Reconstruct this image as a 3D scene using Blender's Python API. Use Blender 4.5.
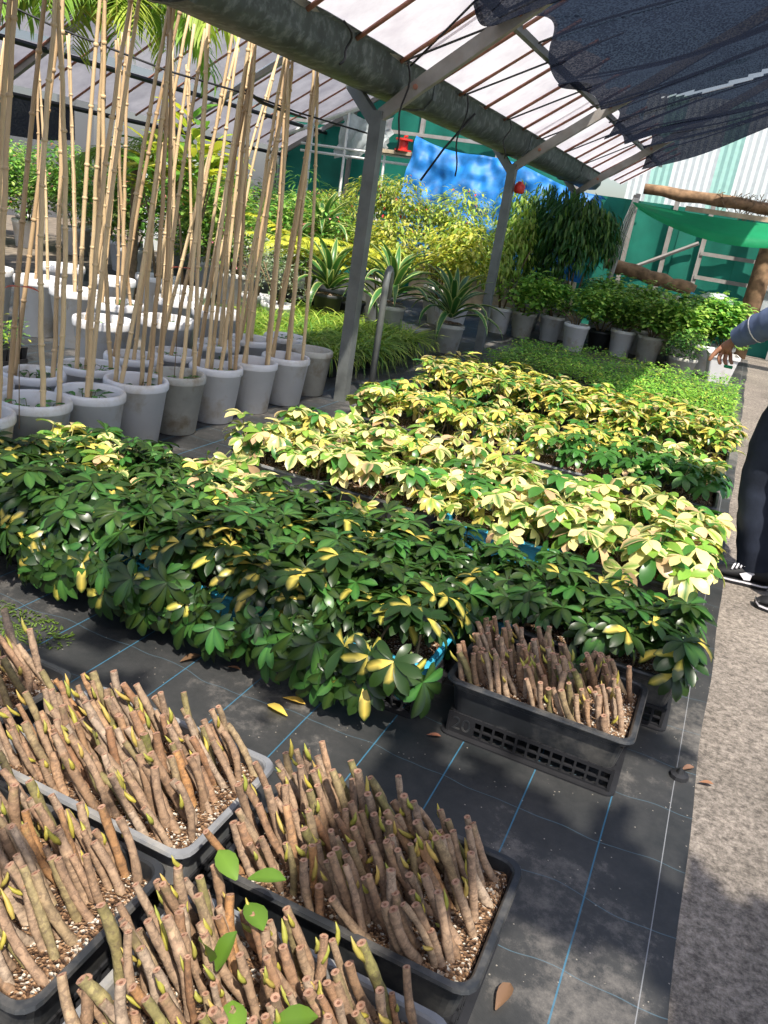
import bpy, math, random
from mathutils import Vector, Matrix, noise as mnoise
PI = math.pi
sc = bpy.context.scene
for o in list(bpy.data.objects): bpy.data.objects.remove(o)
C = sc.collection

# ------------------------------------------------------------------ camera
cd = bpy.data.cameras.new('camera'); cam = bpy.data.objects.new('camera', cd); C.objects.link(cam)
cd.sensor_fit = 'VERTICAL'; cd.sensor_height = 36.0; cd.sensor_width = 27.0
cd.lens = 815.0/1024*36; cd.clip_start = .05; cd.clip_end = 200
cam.matrix_world = Matrix(((.903068, -.270112, .333928, 0), (.403765, .268839, -.874471, 0), (.146432, .924535, .351842, 1.5), (0, 0, 0, 1)))
sc.camera = cam

# ------------------------------------------------------------------ sky, sun, exposure
SUN_DIR = Vector((.40, -.52, 1.08)).normalized()      # towards the sun
w = bpy.data.worlds.new('world'); sc.world = w; w.use_nodes = True
nt = w.node_tree; nt.nodes.clear()
sky = nt.nodes.new('ShaderNodeTexSky'); sky.sky_type = 'NISHITA'; sky.sun_disc = False
sky.sun_elevation = math.asin(SUN_DIR.z); sky.sun_rotation = math.atan2(SUN_DIR.x, SUN_DIR.y)
sky.air_density = 1.0; sky.dust_density = 2.5; sky.ozone_density = 1.0
bg = nt.nodes.new('ShaderNodeBackground'); bg.inputs[1].default_value = .17
wo = nt.nodes.new('ShaderNodeOutputWorld')
nt.links.new(sky.outputs[0], bg.inputs[0]); nt.links.new(bg.outputs[0], wo.inputs[0])
sd = bpy.data.lights.new('sun', 'SUN'); sd.energy = 6.5; sd.angle = .014; sd.color = (1, .94, .83)
so = bpy.data.objects.new('sun', sd); C.objects.link(so)
so.rotation_euler = SUN_DIR.to_track_quat('Z', 'Y').to_euler(); so.location = (-5, -2, 12)
sc.view_settings.view_transform = 'Standard'; sc.view_settings.look = 'None'
sc.view_settings.gamma = 1.0; sc.view_settings.use_curve_mapping = False
sc.view_settings.exposure = .35

# ------------------------------------------------------------------ materials
MATS = {}
def newmat(name):
    m = bpy.data.materials.new(name); m.use_nodes = True; m.node_tree.nodes.clear(); MATS[name] = m
    return m, m.node_tree
def N(nt, t, **k):
    n = nt.nodes.new(t)
    for a, v in k.items():
        if hasattr(n, a): setattr(n, a, v)
        else: n.inputs[a].default_value = v
    return n
def L(nt, a, b): nt.links.new(a, b)
def ramp(nt, fac, stops):
    r = nt.nodes.new('ShaderNodeValToRGB'); e = r.color_ramp.elements
    while len(e) < len(stops): e.new(.5)
    for i, (p, c) in enumerate(stops): e[i].position = p; e[i].color = (*c, 1)
    L(nt, fac, r.inputs[0]); return r
def mixc(nt, fac, a, b, mode='MIX'):
    m = nt.nodes.new('ShaderNodeMix'); m.data_type = 'RGBA'; m.blend_type = mode
    for sock, v in ((m.inputs[0], fac), (m.inputs[6], a), (m.inputs[7], b)):
        if hasattr(v, 'links'): L(nt, v, sock)
        elif isinstance(v, (int, float)): sock.default_value = v
        else: sock.default_value = (*v, 1)
    return m.outputs[2]
def mth(nt, op, a, b=None, c=None):
    m = nt.nodes.new('ShaderNodeMath'); m.operation = op
    for i, v in enumerate((a, b, c)):
        if v is None: continue
        if hasattr(v, 'links'): L(nt, v, m.inputs[i])
        else: m.inputs[i].default_value = v
    return m.outputs[0]
def noise(nt, scale, detail=4, rough=.55, coord='Object', vec=None):
    n = nt.nodes.new('ShaderNodeTexNoise'); n.inputs['Scale'].default_value = scale
    n.inputs['Detail'].default_value = detail; n.inputs['Roughness'].default_value = rough
    if vec is None:
        tc = nt.nodes.new('ShaderNodeTexCoord'); vec = tc.outputs[coord]
    L(nt, vec, n.inputs['Vector']); return n.outputs[0]
def bump(nt, h, s=.3, d=.01):
    b = nt.nodes.new('ShaderNodeBump'); b.inputs['Strength'].default_value = s; b.inputs['Distance'].default_value = d
    L(nt, h, b.inputs['Height']); return b.outputs[0]
def princ(nt, col, rough=.6, metal=0, spec=.5, normal=None, trans=0, transcol=None):
    p = nt.nodes.new('ShaderNodeBsdfPrincipled')
    if hasattr(col, 'links'): L(nt, col, p.inputs['Base Color'])
    else: p.inputs['Base Color'].default_value = (*col, 1)
    if hasattr(rough, 'links'): L(nt, rough, p.inputs['Roughness'])
    else: p.inputs['Roughness'].default_value = rough
    p.inputs['Metallic'].default_value = metal; p.inputs['Specular IOR Level'].default_value = spec
    if normal is not None: L(nt, normal, p.inputs['Normal'])
    out = nt.nodes.new('ShaderNodeOutputMaterial'); res = p.outputs[0]
    if trans:
        t = nt.nodes.new('ShaderNodeBsdfTranslucent')
        tcol = transcol if transcol is not None else col
        if hasattr(tcol, 'links'): L(nt, tcol, t.inputs[0])
        else: t.inputs[0].default_value = (*tcol, 1)
        mx = nt.nodes.new('ShaderNodeMixShader'); mx.inputs[0].default_value = trans
        L(nt, res, mx.inputs[1]); L(nt, t.outputs[0], mx.inputs[2]); res = mx.outputs[0]
    L(nt, res, out.inputs[0]); return p
def orand(nt):
    return nt.nodes.new('ShaderNodeObjectInfo').outputs['Random']
def simple(name, col, rough=.6, metal=0, spec=.5, var=.25, scale=12, bmp=.15, bscale=60, trans=0, stain=None):
    m, t = newmat(name)
    n = noise(t, scale)
    dark = tuple(c*(1-var) for c in col); lite = tuple(min(1, c*(1+var)) for c in col)
    c = ramp(t, n, [(.3, dark), (.7, lite)]).outputs[0]
    if stain:
        s = ramp(t, noise(t, stain[1], 6, .65), [(.5, (0, 0, 0)), (.68, (1, 1, 1))]).outputs[0]
        c = mixc(t, s, c, stain[0])
    princ(t, c, rough, metal, spec, bump(t, noise(t, bscale), bmp, .004) if bmp else None, trans)
    return m
# weed mat: woven black cloth with its printed blue lines
m, t = newmat('weed_mat')
tc = t.nodes.new('ShaderNodeTexCoord'); sx = t.nodes.new('ShaderNodeSeparateXYZ'); L(t, tc.outputs['Object'], sx.inputs[0])
wv = noise(t, 5.0, 1, .4); X = sx.outputs[0]; Y = sx.outputs[1]
ux = mth(t, 'ADD', X, mth(t, 'MULTIPLY', mth(t, 'SUBTRACT', noise(t, 1.3, 1), .5), .012))
dx = mth(t, 'ABSOLUTE', mth(t, 'SUBTRACT', mth(t, 'FRACT', mth(t, 'DIVIDE', mth(t, 'SUBTRACT', ux, .030-.11325), .2265)), .5))
lx = mth(t, 'MULTIPLY', mth(t, 'LESS_THAN', dx, .0085), mth(t, 'LESS_THAN', X, .22))
uy = mth(t, 'ADD', Y, mth(t, 'MULTIPLY', mth(t, 'SUBTRACT', wv, .5), .075))
dy = mth(t, 'ABSOLUTE', mth(t, 'SUBTRACT', mth(t, 'FRACT', mth(t, 'DIVIDE', mth(t, 'SUBTRACT', uy, 1.444-.1165), .233)), .5))
ly = mth(t, 'LESS_THAN', dy, .0055)
lw = mth(t, 'LESS_THAN', mth(t, 'ABSOLUTE', mth(t, 'SUBTRACT', ux, .192)), .0013)
dust = ramp(t, mth(t, 'ADD', mth(t, 'MULTIPLY', noise(t, 1.1, 2, .5), .6), mth(t, 'MULTIPLY', noise(t, 7.0, 10, .8), .45)), [(.40, (.012, .014, .015)), (.55, (.036, .036, .036)), (.70, (.22, .20, .18))]).outputs[0]
speck = t.nodes.new('ShaderNodeTexVoronoi'); speck.inputs['Scale'].default_value = 55
L(t, tc.outputs['Object'], speck.inputs['Vector'])
sp = mth(t, 'MULTIPLY', mth(t, 'LESS_THAN', speck.outputs['Distance'], .12), mth(t, 'GREATER_THAN', noise(t, 9, 3), .56))
c = mixc(t, sp, dust, (.22, .20, .17))
c = mixc(t, mth(t, 'MULTIPLY', ly, .4), c, (.09, .18, .24)); c = mixc(t, mth(t, 'MULTIPLY', lx, .65), c, (.035, .16, .26)); c = mixc(t, mth(t, 'MULTIPLY', lw, .5), c, (.30, .31, .33))
wave = t.nodes.new('ShaderNodeTexWave'); wave.inputs['Scale'].default_value = 120; L(t, tc.outputs['Object'], wave.inputs['Vector'])
princ(t, c, .55, 0, .45, bump(t, wave.outputs[1], .15, .002))
# concrete
m, t = newmat('concrete')
a = ramp(t, noise(t, 1.6, 8, .7), [(.3, (.19, .165, .14)), (.5, (.33, .285, .245)), (.72, (.45, .39, .33))]).outputs[0]
b = ramp(t, noise(t, 38, 7, .8), [(.38, (.07, .065, .06)), (.60, (1, 1, 1))]).outputs[0]
g = ramp(t, noise(t, 95, 3, .7), [(.3, (.45, .45, .45)), (.62, (1, 1, 1))]).outputs[0]
cc = mixc(t, .75, a, b, 'MULTIPLY'); cc = mixc(t, .8, cc, g, 'MULTIPLY')
princ(t, cc, .85, 0, .3, bump(t, noise(t, 45, 8, .75), .7, .012))
simple('earth', (.16, .13, .10), .95, var=.5, scale=6, bmp=.6)
simple('black_plastic', (.018, .020, .023), .42, spec=.5, var=.35, scale=9, bmp=.06, stain=((.09, .085, .078), 7))
simple('crate_black', (.014, .014, .016), .5, spec=.4, var=.3, scale=9, bmp=.05)
simple('grey_lit_plastic', (.17, .175, .185), .5, spec=.5, var=.2, bmp=.05, stain=((.30, .28, .25), 8))  # black tray plastic greyed by sun and sky sheen put into its colour
simple('blue_plastic', (.045, .33, .50), .4, spec=.5, var=.15, bmp=.04)
simple('white_pot', (.62, .615, .62), .55, spec=.35, var=.08, scale=5, bmp=.06, stain=((.45, .40, .33), 5))
simple('dull_pot', (.40, .39, .35), .7, spec=.3, var=.18, scale=5, bmp=.1, stain=((.26, .22, .16), 6))
simple('galvanised', (.15, .16, .155), .5, .35, var=.25, scale=7, bmp=.12, stain=((.16, .17, .17), 9))
simple('gutter_metal', (.062, .075, .078), .6, .1, var=.4, scale=7, bmp=.15, stain=((.17, .19, .20), 14))
simple('grey_channel', (.26, .25, .24), .6, .1, var=.2, scale=6, bmp=.1, stain=((.24, .21, .19), 7))
simple('rust_rod', (.28, .125, .085), .7, .1, var=.4, scale=14, bmp=.2)
simple('black_strap', (.012, .012, .014), .6, bmp=0)
simple('white_pipe', (.62, .63, .62), .5, var=.12, bmp=.03)
simple('wood_log', (.22, .135, .075), .9, var=.5, scale=9, bmp=.8, bscale=26)
simple('wood_plank', (.42, .34, .24), .85, var=.35, scale=7, bmp=.3)
simple('green_tarp', (.008, .16, .115), .6, var=.3, scale=1.7, bmp=.4, bscale=5, trans=.35)
simple('green_cloth', (.012, .36, .15), .65, var=.12, scale=3, bmp=.2, bscale=18, trans=.5)
simple('blue_tarp', (.012, .17, .50), .55, var=.45, scale=4, bmp=1.0, bscale=5, trans=.2)
simple('clear_sheet', (.62, .66, .68), .4, var=.15, bmp=.4, bscale=9, trans=.4)
simple('white_panel', (.66, .70, .70), .6, var=.08, bmp=.05, trans=.2)
simple('mint_panel', (.36, .60, .54), .6, var=.08, bmp=.05, trans=.2)
simple('red_plastic', (.55, .03, .02), .4, bmp=0)
simple('hose_black', (.02, .022, .022), .5, bmp=0)
simple('sack', (.40, .36, .28), .8, var=.2, bmp=.5, bscale=20)
simple('denim', (.016, .020, .033), .85, spec=.2, var=.35, scale=9, bmp=.3, bscale=70)
simple('shirt', (.085, .115, .20), .75, spec=.25, var=.2, scale=14, bmp=.25, bscale=60)
simple('skin', (.26, .12, .068), .5, spec=.4, var=.15, scale=30, bmp=.08)
simple('hair', (.012, .010, .009), .5, bmp=.2)
simple('shoe_black', (.008, .008, .010), .6, var=.2, bmp=.1)
simple('shoe_white', (.68, .66, .70), .6, var=.05, bmp=.05)
simple('stem_brown', (.16, .11, .06), .8, var=.4, scale=30, bmp=.3)
simple('stem_green', (.13, .17, .05), .7, var=.3, scale=30, bmp=.1)
simple('moss', (.06, .10, .015), .95, var=.4, scale=30, bmp=.8)
# translucent roof sheet
m, t = newmat('roof_sheet')
c = ramp(t, noise(t, 2.4, 7, .65), [(.3, (.62, .57, .60)), (.62, (.86, .82, .83))]).outputs[0]
princ(t, c, .5, 0, .4, bump(t, noise(t, 6), .25, .02), trans=.62)
m, t = newmat('old_sheet')
c = ramp(t, noise(t, 1.6, 7, .65), [(.3, (.26, .25, .29)), (.62, (.46, .44, .48))]).outputs[0]
princ(t, c, .6, 0, .3, bump(t, noise(t, 6), .25, .02), trans=.5)
# shade net
m, t = newmat('shade_net')
tc = t.nodes.new('ShaderNodeTexCoord'); vo = t.nodes.new('ShaderNodeTexVoronoi'); vo.inputs['Scale'].default_value = 60
L(t, tc.outputs['Object'], vo.inputs['Vector'])
df = N(t, 'ShaderNodeBsdfDiffuse'); df.inputs[0].default_value = (.010, .011, .014, 1)
tl = N(t, 'ShaderNodeBsdfTranslucent'); tl.inputs[0].default_value = (.02, .026, .045, 1)
m1 = t.nodes.new('ShaderNodeMixShader'); m1.inputs[0].default_value = .4
L(t, df.outputs[0], m1.inputs[1]); L(t, tl.outputs[0], m1.inputs[2])
tr = N(t, 'ShaderNodeBsdfTransparent'); tr.inputs[0].default_value = (.95, .97, 1, 1)
fac = ramp(t, mth(t, 'MULTIPLY', vo.outputs['Distance'], mth(t, 'ADD', noise(t, 3.0, 5, .6), .45)), [(.25, (.004,)*3), (.6, (.06,)*3)]).outputs[0]
m2 = t.nodes.new('ShaderNodeMixShader'); L(t, fac, m2.inputs[0]); L(t, m1.outputs[0], m2.inputs[1]); L(t, tr.outputs[0], m2.inputs[2])
o_ = N(t, 'ShaderNodeOutputMaterial'); L(t, m2.outputs[0], o_.inputs[0])
m, t = newmat('thin_net')
df = N(t, 'ShaderNodeBsdfDiffuse'); df.inputs[0].default_value = (.10, .105, .115, 1)
tl = N(t, 'ShaderNodeBsdfTranslucent'); tl.inputs[0].default_value = (.22, .23, .25, 1)
m1 = t.nodes.new('ShaderNodeMixShader'); m1.inputs[0].default_value = .6; L(t, df.outputs[0], m1.inputs[1]); L(t, tl.outputs[0], m1.inputs[2])
tr = N(t, 'ShaderNodeBsdfTransparent'); m2 = t.nodes.new('ShaderNodeMixShader'); m2.inputs[0].default_value = .22
L(t, m1.outputs[0], m2.inputs[1]); L(t, tr.outputs[0], m2.inputs[2]); o_ = N(t, 'ShaderNodeOutputMaterial'); L(t, m2.outputs[0], o_.inputs[0])
m, t = newmat('grey_net')
df = N(t, 'ShaderNodeBsdfDiffuse'); df.inputs[0].default_value = (.16, .165, .18, 1)
tr = N(t, 'ShaderNodeBsdfTransparent'); m2 = t.nodes.new('ShaderNodeMixShader'); m2.inputs[0].default_value = .3
L(t, df.outputs[0], m2.inputs[1]); L(t, tr.outputs[0], m2.inputs[2]); o_ = N(t, 'ShaderNodeOutputMaterial'); L(t, m2.outputs[0], o_.inputs[0])
# potting mix with perlite
m, t = newmat('potting_mix')
tc = t.nodes.new('ShaderNodeTexCoord'); vo = t.nodes.new('ShaderNodeTexVoronoi'); vo.inputs['Scale'].default_value = 170
L(t, tc.outputs['Object'], vo.inputs['Vector'])
cl = ramp(t, mth(t, 'FRACT', mth(t, 'MULTIPLY', vo.outputs['Color'], 3.7)), [(0, (.05, .028, .018)), (.35, (.14, .075, .04)), (.6, (.27, .16, .09)), (.8, (.34, .20, .11)), (.93, (.62, .56, .47))])
princ(t, cl.outputs[0], .9, 0, .2, bump(t, vo.outputs['Distance'], 1.0, .012))
# cutting bark, cut ends
def bark(name, stops):
    m, t = newmat(name)
    base = ramp(t, orand(t), stops).outputs[0]
    n = noise(t, 48, 6, .7)
    c = mixc(t, .9, base, ramp(t, n, [(.32, (.22, .20, .19)), (.68, (.84, .79, .74))]).outputs[0], 'MULTIPLY')
    tc = t.nodes.new('ShaderNodeTexCoord'); wv = t.nodes.new('ShaderNodeTexWave'); wv.bands_direction = 'Z'; wv.inputs['Scale'].default_value = 7; wv.inputs['Distortion'].default_value = 9; wv.inputs['Detail'].default_value = 3; wv.inputs['Detail Scale'].default_value = 9
    L(t, tc.outputs['Object'], wv.inputs['Vector'])
    c = mixc(t, ramp(t, wv.outputs[1], [(.80, (0, 0, 0)), (.97, (.42, .42, .42))]).outputs[0], c, (.09, .06, .045))
    c = mixc(t, ramp(t, noise(t, 14, 3, .5), [(.55, (0, 0, 0)), (.75, (.55, .55, .55))]).outputs[0], c, (.20, .21, .05))
    princ(t, c, .75, 0, .3, bump(t, noise(t, 120), .5, .003))
bark('bark', [(0, (.40, .22, .12)), (.2, (.52, .38, .27)), (.4, (.36, .23, .14)), (.55, (.55, .44, .34)), (.7, (.46, .33, .22)), (.82, (.26, .26, .08)), (.90, (.50, .36, .25)), (.96, (.55, .29, .12)), (1, (.46, .38, .31))])
simple('cut_end', (.30, .17, .11), .8, var=.3, scale=120, bmp=.2)
simple('pith', (.16, .07, .04), .9, bmp=0)
m, t = newmat('bud')
c = ramp(t, orand(t), [(0, (.46, .37, .06)), (.5, (.30, .32, .06)), (1, (.54, .36, .10))]).outputs[0]
princ(t, c, .5, 0, .4, trans=.25)
m, t = newmat('bamboo')
c = ramp(t, orand(t), [(0, (.60, .42, .23)), (.5, (.74, .56, .33)), (1, (.46, .31, .17))]).outputs[0]
c = mixc(t, .6, c, ramp(t, noise(t, 9, 5), [(.3, (.6, .55, .5)), (.7, (1, 1, 1))]).outputs[0], 'MULTIPLY')
princ(t, c, .55, 0, .4)
# leaves: colour from the mesh, varied per leaf
def leafmat(name, rough=.38, trans=.3, var=.35):
    m, t = newmat(name)
    at = t.nodes.new('ShaderNodeVertexColor'); at.layer_name = 'Col'
    hs = t.nodes.new('ShaderNodeHueSaturation'); r = orand(t)
    L(t, at.outputs[0], hs.inputs['Color']); L(t, mth(t, 'ADD', mth(t, 'MULTIPLY', r, var), 1-var/2), hs.inputs['Value'])
    L(t, mth(t, 'ADD', mth(t, 'MULTIPLY', mth(t, 'FRACT', mth(t, 'MULTIPLY', r, 17.3)), .025), .4875), hs.inputs['Hue'])
    tb = mixc(t, 1.0, hs.outputs[0], (1.25, 1.3, .75), 'MULTIPLY')
    princ(t, hs.outputs[0], rough, 0, .45, trans=trans, transcol=tb)
leafmat('leaf', .34, .26); leafmat('leaf_soft', .5, .35)

# ------------------------------------------------------------------ mesh builder
class MB:
    def __init__(s): s.v = []; s.f = []; s.m = []; s.c = []
    def add(s, vs, fs, mat=0, col=None):
        b = len(s.v); s.v += [tuple(p) for p in vs]
        s.c += (col if isinstance(col, list) else [col or (1, 1, 1)]*len(vs))
        for q in fs: s.f.append(tuple(b+i for i in q)); s.m.append(mat)
    def box(s, x0, x1, y0, y1, z0, z1, mat=0):
        s.add([(x0,y0,z0),(x1,y0,z0),(x1,y1,z0),(x0,y1,z0),(x0,y0,z1),(x1,y0,z1),(x1,y1,z1),(x0,y1,z1)],
              [(0,3,2,1),(4,5,6,7),(0,1,5,4),(1,2,6,5),(2,3,7,6),(3,0,4,7)], mat)
    def loops(s, rings, mat=0, cap0=True, cap1=True, col=None, closed=True):
        n = len(rings[0]); vs = [p for r in rings for p in r]; fs = []
        for k in range(len(rings)-1):
            for i in range(n if closed else n-1):
                j = (i+1) % n; fs.append((k*n+i, k*n+j, (k+1)*n+j, (k+1)*n+i))
        if cap0: fs.append(tuple(range(n-1, -1, -1)))
        if cap1: fs.append(tuple((len(rings)-1)*n+i for i in range(n)))
        s.add(vs, fs, mat, col)
    def tube(s, pts, rad, n=6, mat=0, cap=True, col=None, ell=1.0):
        pts = [Vector(p) for p in pts]; rings = []
        if not isinstance(rad, (list, tuple)): rad = [rad]*len(pts)
        d0 = (pts[1]-pts[0]).normalized()
        ref = Vector((0, 0, 1)) if abs(d0.z) < .9 else Vector((1, 0, 0))
        u = d0.cross(ref).normalized()
        for k, p in enumerate(pts):
            d = (pts[min(k+1, len(pts)-1)]-pts[max(k-1, 0)]).normalized()
            u = (u-d*u.dot(d)).normalized(); v = d.cross(u)
            rings.append([tuple(p+(u*math.cos(2*PI*i/n)*rad[k]+v*math.sin(2*PI*i/n)*rad[k]*ell)) for i in range(n)])
        s.loops(rings, mat, cap, cap, col)
    def lathe(s, prof, n=24, mat=0, c=(0, 0)):
        s.loops([[(c[0]+r*math.cos(2*PI*i/n), c[1]+r*math.sin(2*PI*i/n), z) for i in range(n)] for r, z in prof], mat, False, False)
    def mesh(s, name, mats, smooth=False, color=False):
        me = bpy.data.meshes.new(name); me.from_pydata(s.v, [], s.f)
        for mm in (mats if isinstance(mats, (list, tuple)) else [mats]): me.materials.append(MATS[mm])
        me.polygons.foreach_set('material_index', s.m)
        if smooth: me.polygons.foreach_set('use_smooth', [True]*len(s.f))
        if color:
            at = me.color_attributes.new('Col', 'FLOAT_COLOR', 'POINT')
            at.data.foreach_set('color', [x for c_ in s.c for x in (*c_, 1)])
        me.update(); return me
def ob(name, me, parent=None, loc=(0,0,0), rot=(0,0,0), scale=1.0):
    o = bpy.data.objects.new(name, me); C.objects.link(o)
    o.location = loc; o.rotation_euler = rot
    o.scale = (scale,)*3 if isinstance(scale, (int, float)) else scale
    if parent: o.parent = parent
    return o
def tag(o, label, cat, group=None):
    o['label'] = label; o['category'] = cat
    if group: o['group'] = group
    return o
def thing(name, label, cat, loc=(0,0,0), rz=0, group=None):
    return tag(ob(name, None, None, loc, (0,0,rz)), label, cat, group)
def struct(o): o['kind'] = 'structure'; return o
def smoothmod(o, lv=1):
    md = o.modifiers.new('sub', 'SUBSURF'); md.levels = lv; md.render_levels = lv; return o
R = random.Random(7)
def rr(a, b): return R.uniform(a, b)
def lerp(a, b, t): return a+(b-a)*t
def rrect(hx, hy, r, z, n=4):
    out = []
    for cx, cy, a0 in ((hx-r, hy-r, 0), (-hx+r, hy-r, 90), (-hx+r, -hy+r, 180), (hx-r, -hy+r, 270)):
        for i in range(n+1):
            a = math.radians(a0+90*i/n); out.append((cx+r*math.cos(a), cy+r*math.sin(a), z))
    return out

# ================================================================== SETTING
b = MB(); b.box(.10, 6, -4, 22, -.06, 0); struct(ob('floor', b.mesh('floor', 'concrete')))
b = MB(); b.box(-22, .10, -4, 24, -.06, -.002); struct(ob('floor_earth', b.mesh('floor_earth', 'earth')))
# weed mat, its right edge a little wavy, 4 mm thick
b = MB(); ys = [-2+.12*i for i in range(138)]
vs = []; fs = []
for y in ys:
    e = .256+.006*math.sin(y*2.1)+.004*math.sin(y*6.3+1)
    vs += [(-8.5, y, .004), (e, y, .004), (e+.001, y, -.001)]
for k in range(len(ys)-1): fs += [(3*k, 3*k+1, 3*k+4, 3*k+3), (3*k+1, 3*k+2, 3*k+5, 3*k+4)]
b.add(vs, fs); struct(ob('floor_weed_mat', b.mesh('floor_weed_mat', 'weed_mat')))

# ---------------- roof bay over the beds
def rz_(x): return 2.39+.68*(x+2.5)
for y in (2.2, 5.72, 9.27, 12.8):
    t_ = struct(ob('roof_post', None, None, (-2.69, y, 0)))
    b = MB(); h = .045
    b.loops([[(-h,-h,z),(h,-h,z),(h,h,z),(-h,h,z)] for z in (0, 2.08)], 0)
    ob('post', b.mesh('post', 'galvanised'), t_)
    b = MB(); b.loops([[(p[0]-.030,-.042,p[1]-.028),(p[0]-.030,.042,p[1]-.028),(p[0]+.030,.042,p[1]+.028),(p[0]+.030,-.042,p[1]+.028)] for p in ((-.005,2.0),(-.235,2.235))], 0)
    ob('brace', b.mesh('brace', 'galvanised'), t_)
    b = MB(); s_ = .74
    b.loops([[(x,-.025,2.02+s_*x+d0),(x,.025,2.02+s_*x+d0),(x,.025,2.02+s_*x+d1),(x,-.025,2.02+s_*x+d1)] for x, d0, d1 in ((0,-.03,.07),(.30,-.02,.10),(2.2,-.02,.10))], 0)
    ob('rafter', b.mesh('rafter', 'grey_channel'), t_)
    for px in (.26, .9):
        b = MB(); b.tube([(px,-.035,2.06+s_*px),(px,-.02,2.06+s_*px)], .018, 8); ob('bolt', b.mesh('bolt', 'rust_rod'), t_)
prof = [(-2.50,2.425),(-2.525,2.44),(-2.54,2.415),(-2.545,2.29),(-2.60,2.215),(-2.70,2.20),(-2.83,2.208),(-2.875,2.25),(-2.885,2.37),(-2.87,2.37),(-2.855,2.27),(-2.81,2.232),(-2.70,2.222),(-2.61,2.235),(-2.565,2.30),(-2.555,2.415)]
b = MB(); ysg = (.5, 3.4, 3.41, 3.46, 3.47, 6.3, 6.31, 6.36, 6.37, 9.2, 10.5, 12.1, 13.7)
b.loops([[(x-(.012 if .0 < abs((y % 2.9)-.535) < .04 else 0)*0, y, z+.012-.0055*y) for x, z in prof] for y in ysg], 0)
struct(ob('roof_gutter', b.mesh('roof_gutter', 'gutter_metal', True)))
for y in (3.43, 6.33, 9.24, 12.1):
    b = MB(); q = prof[:9]; b.loops([[(x+(-.008 if x < -2.7 else .008), yy, z+.007-.0055*y+(-.008 if z < 2.3 else 0)) for x, z in q]+[(x, yy, z+.012-.0055*y) for x, z in q[::-1]] for yy in (y-.03, y+.03)], 0)
    struct(ob('gutter_joint', b.mesh('gutter_joint', 'gutter_metal')))
# sheets: one per strip between rafters, wavy upper edge
ystr = [-.5, 2.2, 5.72, 9.27, 12.8, 15.6]
for k in range(5):
    b = MB(); y0, y1 = ystr[k], ystr[k+1]; ny = 26; nx = 7; rings = []
    for i in range(ny+1):
        y = lerp(y0, y1+.06, i/ny)
        xe = -1.80+.05*math.sin(y*3.1+k)+.025*math.sin(y*8.7)
        row = []
        for j in range(nx+1):
            x = lerp(-2.56, xe, j/nx)
            row.append((x, y, rz_(x)+.035+.012*math.sin(y*9.8)+.010*math.sin(y*3.7+x*4)+(k % 2)*.006))
        rings.append(row)
    b.loops(rings, 0, False, False, closed=False)
    struct(ob('roof_sheet', b.mesh('roof_sheet', 'roof_sheet', True)))
b = MB(); b.loops([[(-1.99,y,rz_(-1.97)-.02),(-1.94,y,rz_(-1.97)-.02),(-1.94,y,rz_(-1.97)+.03),(-1.99,y,rz_(-1.97)+.03)] for y in (0, 15.6)], 0)
struct(ob('roof_purlin', b.mesh('roof_purlin', 'galvanised')))
y = 1.15; mb_rod = None
b = MB(); b.tube([(-2.52,0,rz_(-2.52)),(-2.1,0,rz_(-2.1)),(-1.66,0,rz_(-1.66))], .014, 6); mb_rod = b.mesh('rod', 'rust_rod', True)
rods = [3.05, 3.7, 4.3, 4.95, 5.587, 6.30, 6.851, 7.475, 8.146, 8.775, 9.436, 10.1, 10.74, 11.4, 12.05, 12.7, 13.35, 14.0, 14.65, 15.3]
for y in rods: struct(ob('roof_rod', mb_rod, None, (rr(-.02,.02), y, 0)))
# bracing wires and dangling straps
for ya, yb in ((5.587,6.3),(5.72,5.1),(6.851,7.6),(8.146,8.9),(9.5,10.3),(10.74,11.5),(12.05,12.8)):
    b = MB(); b.tube([(-2.5,ya,rz_(-2.5)-.01),(-1.5,yb,rz_(-1.5)-.02)], .008, 5); struct(ob('roof_wire', b.mesh('roof_wire', 'black_strap')))
for i, (y, x, z, dz, sw) in enumerate(((4.62,-2.46,2.40,.22,.10),(5.6,-2.47,2.38,.55,.02),(6.86,-2.47,2.38,.6,-.03),(8.15,-2.47,2.37,.32,-.06))):
    b = MB(); b.tube([(x+.02*math.sin(q*.8), y+sw*math.sin(q/11*PI)+.02*math.sin(q*.5), z-dz*q/11) for q in range(12)], .007, 5)
    tag(ob('tie_strap', b.mesh('tie_strap', 'black_strap', True)), 'black plastic strap dangling from the roof edge beside the gutter', 'strap', 'straps dangling under the roof edge')
b = MB(); b.tube([(-2.5,7.2,2.30),(-2.75,7.25,2.0),(-2.9,7.2,1.72)], .010, 5)
tag(ob('tie_strap', b.mesh('tie_strap', 'black_strap', True)), 'long black strap slanting from the gutter down past the blue tarp', 'strap')
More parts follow.
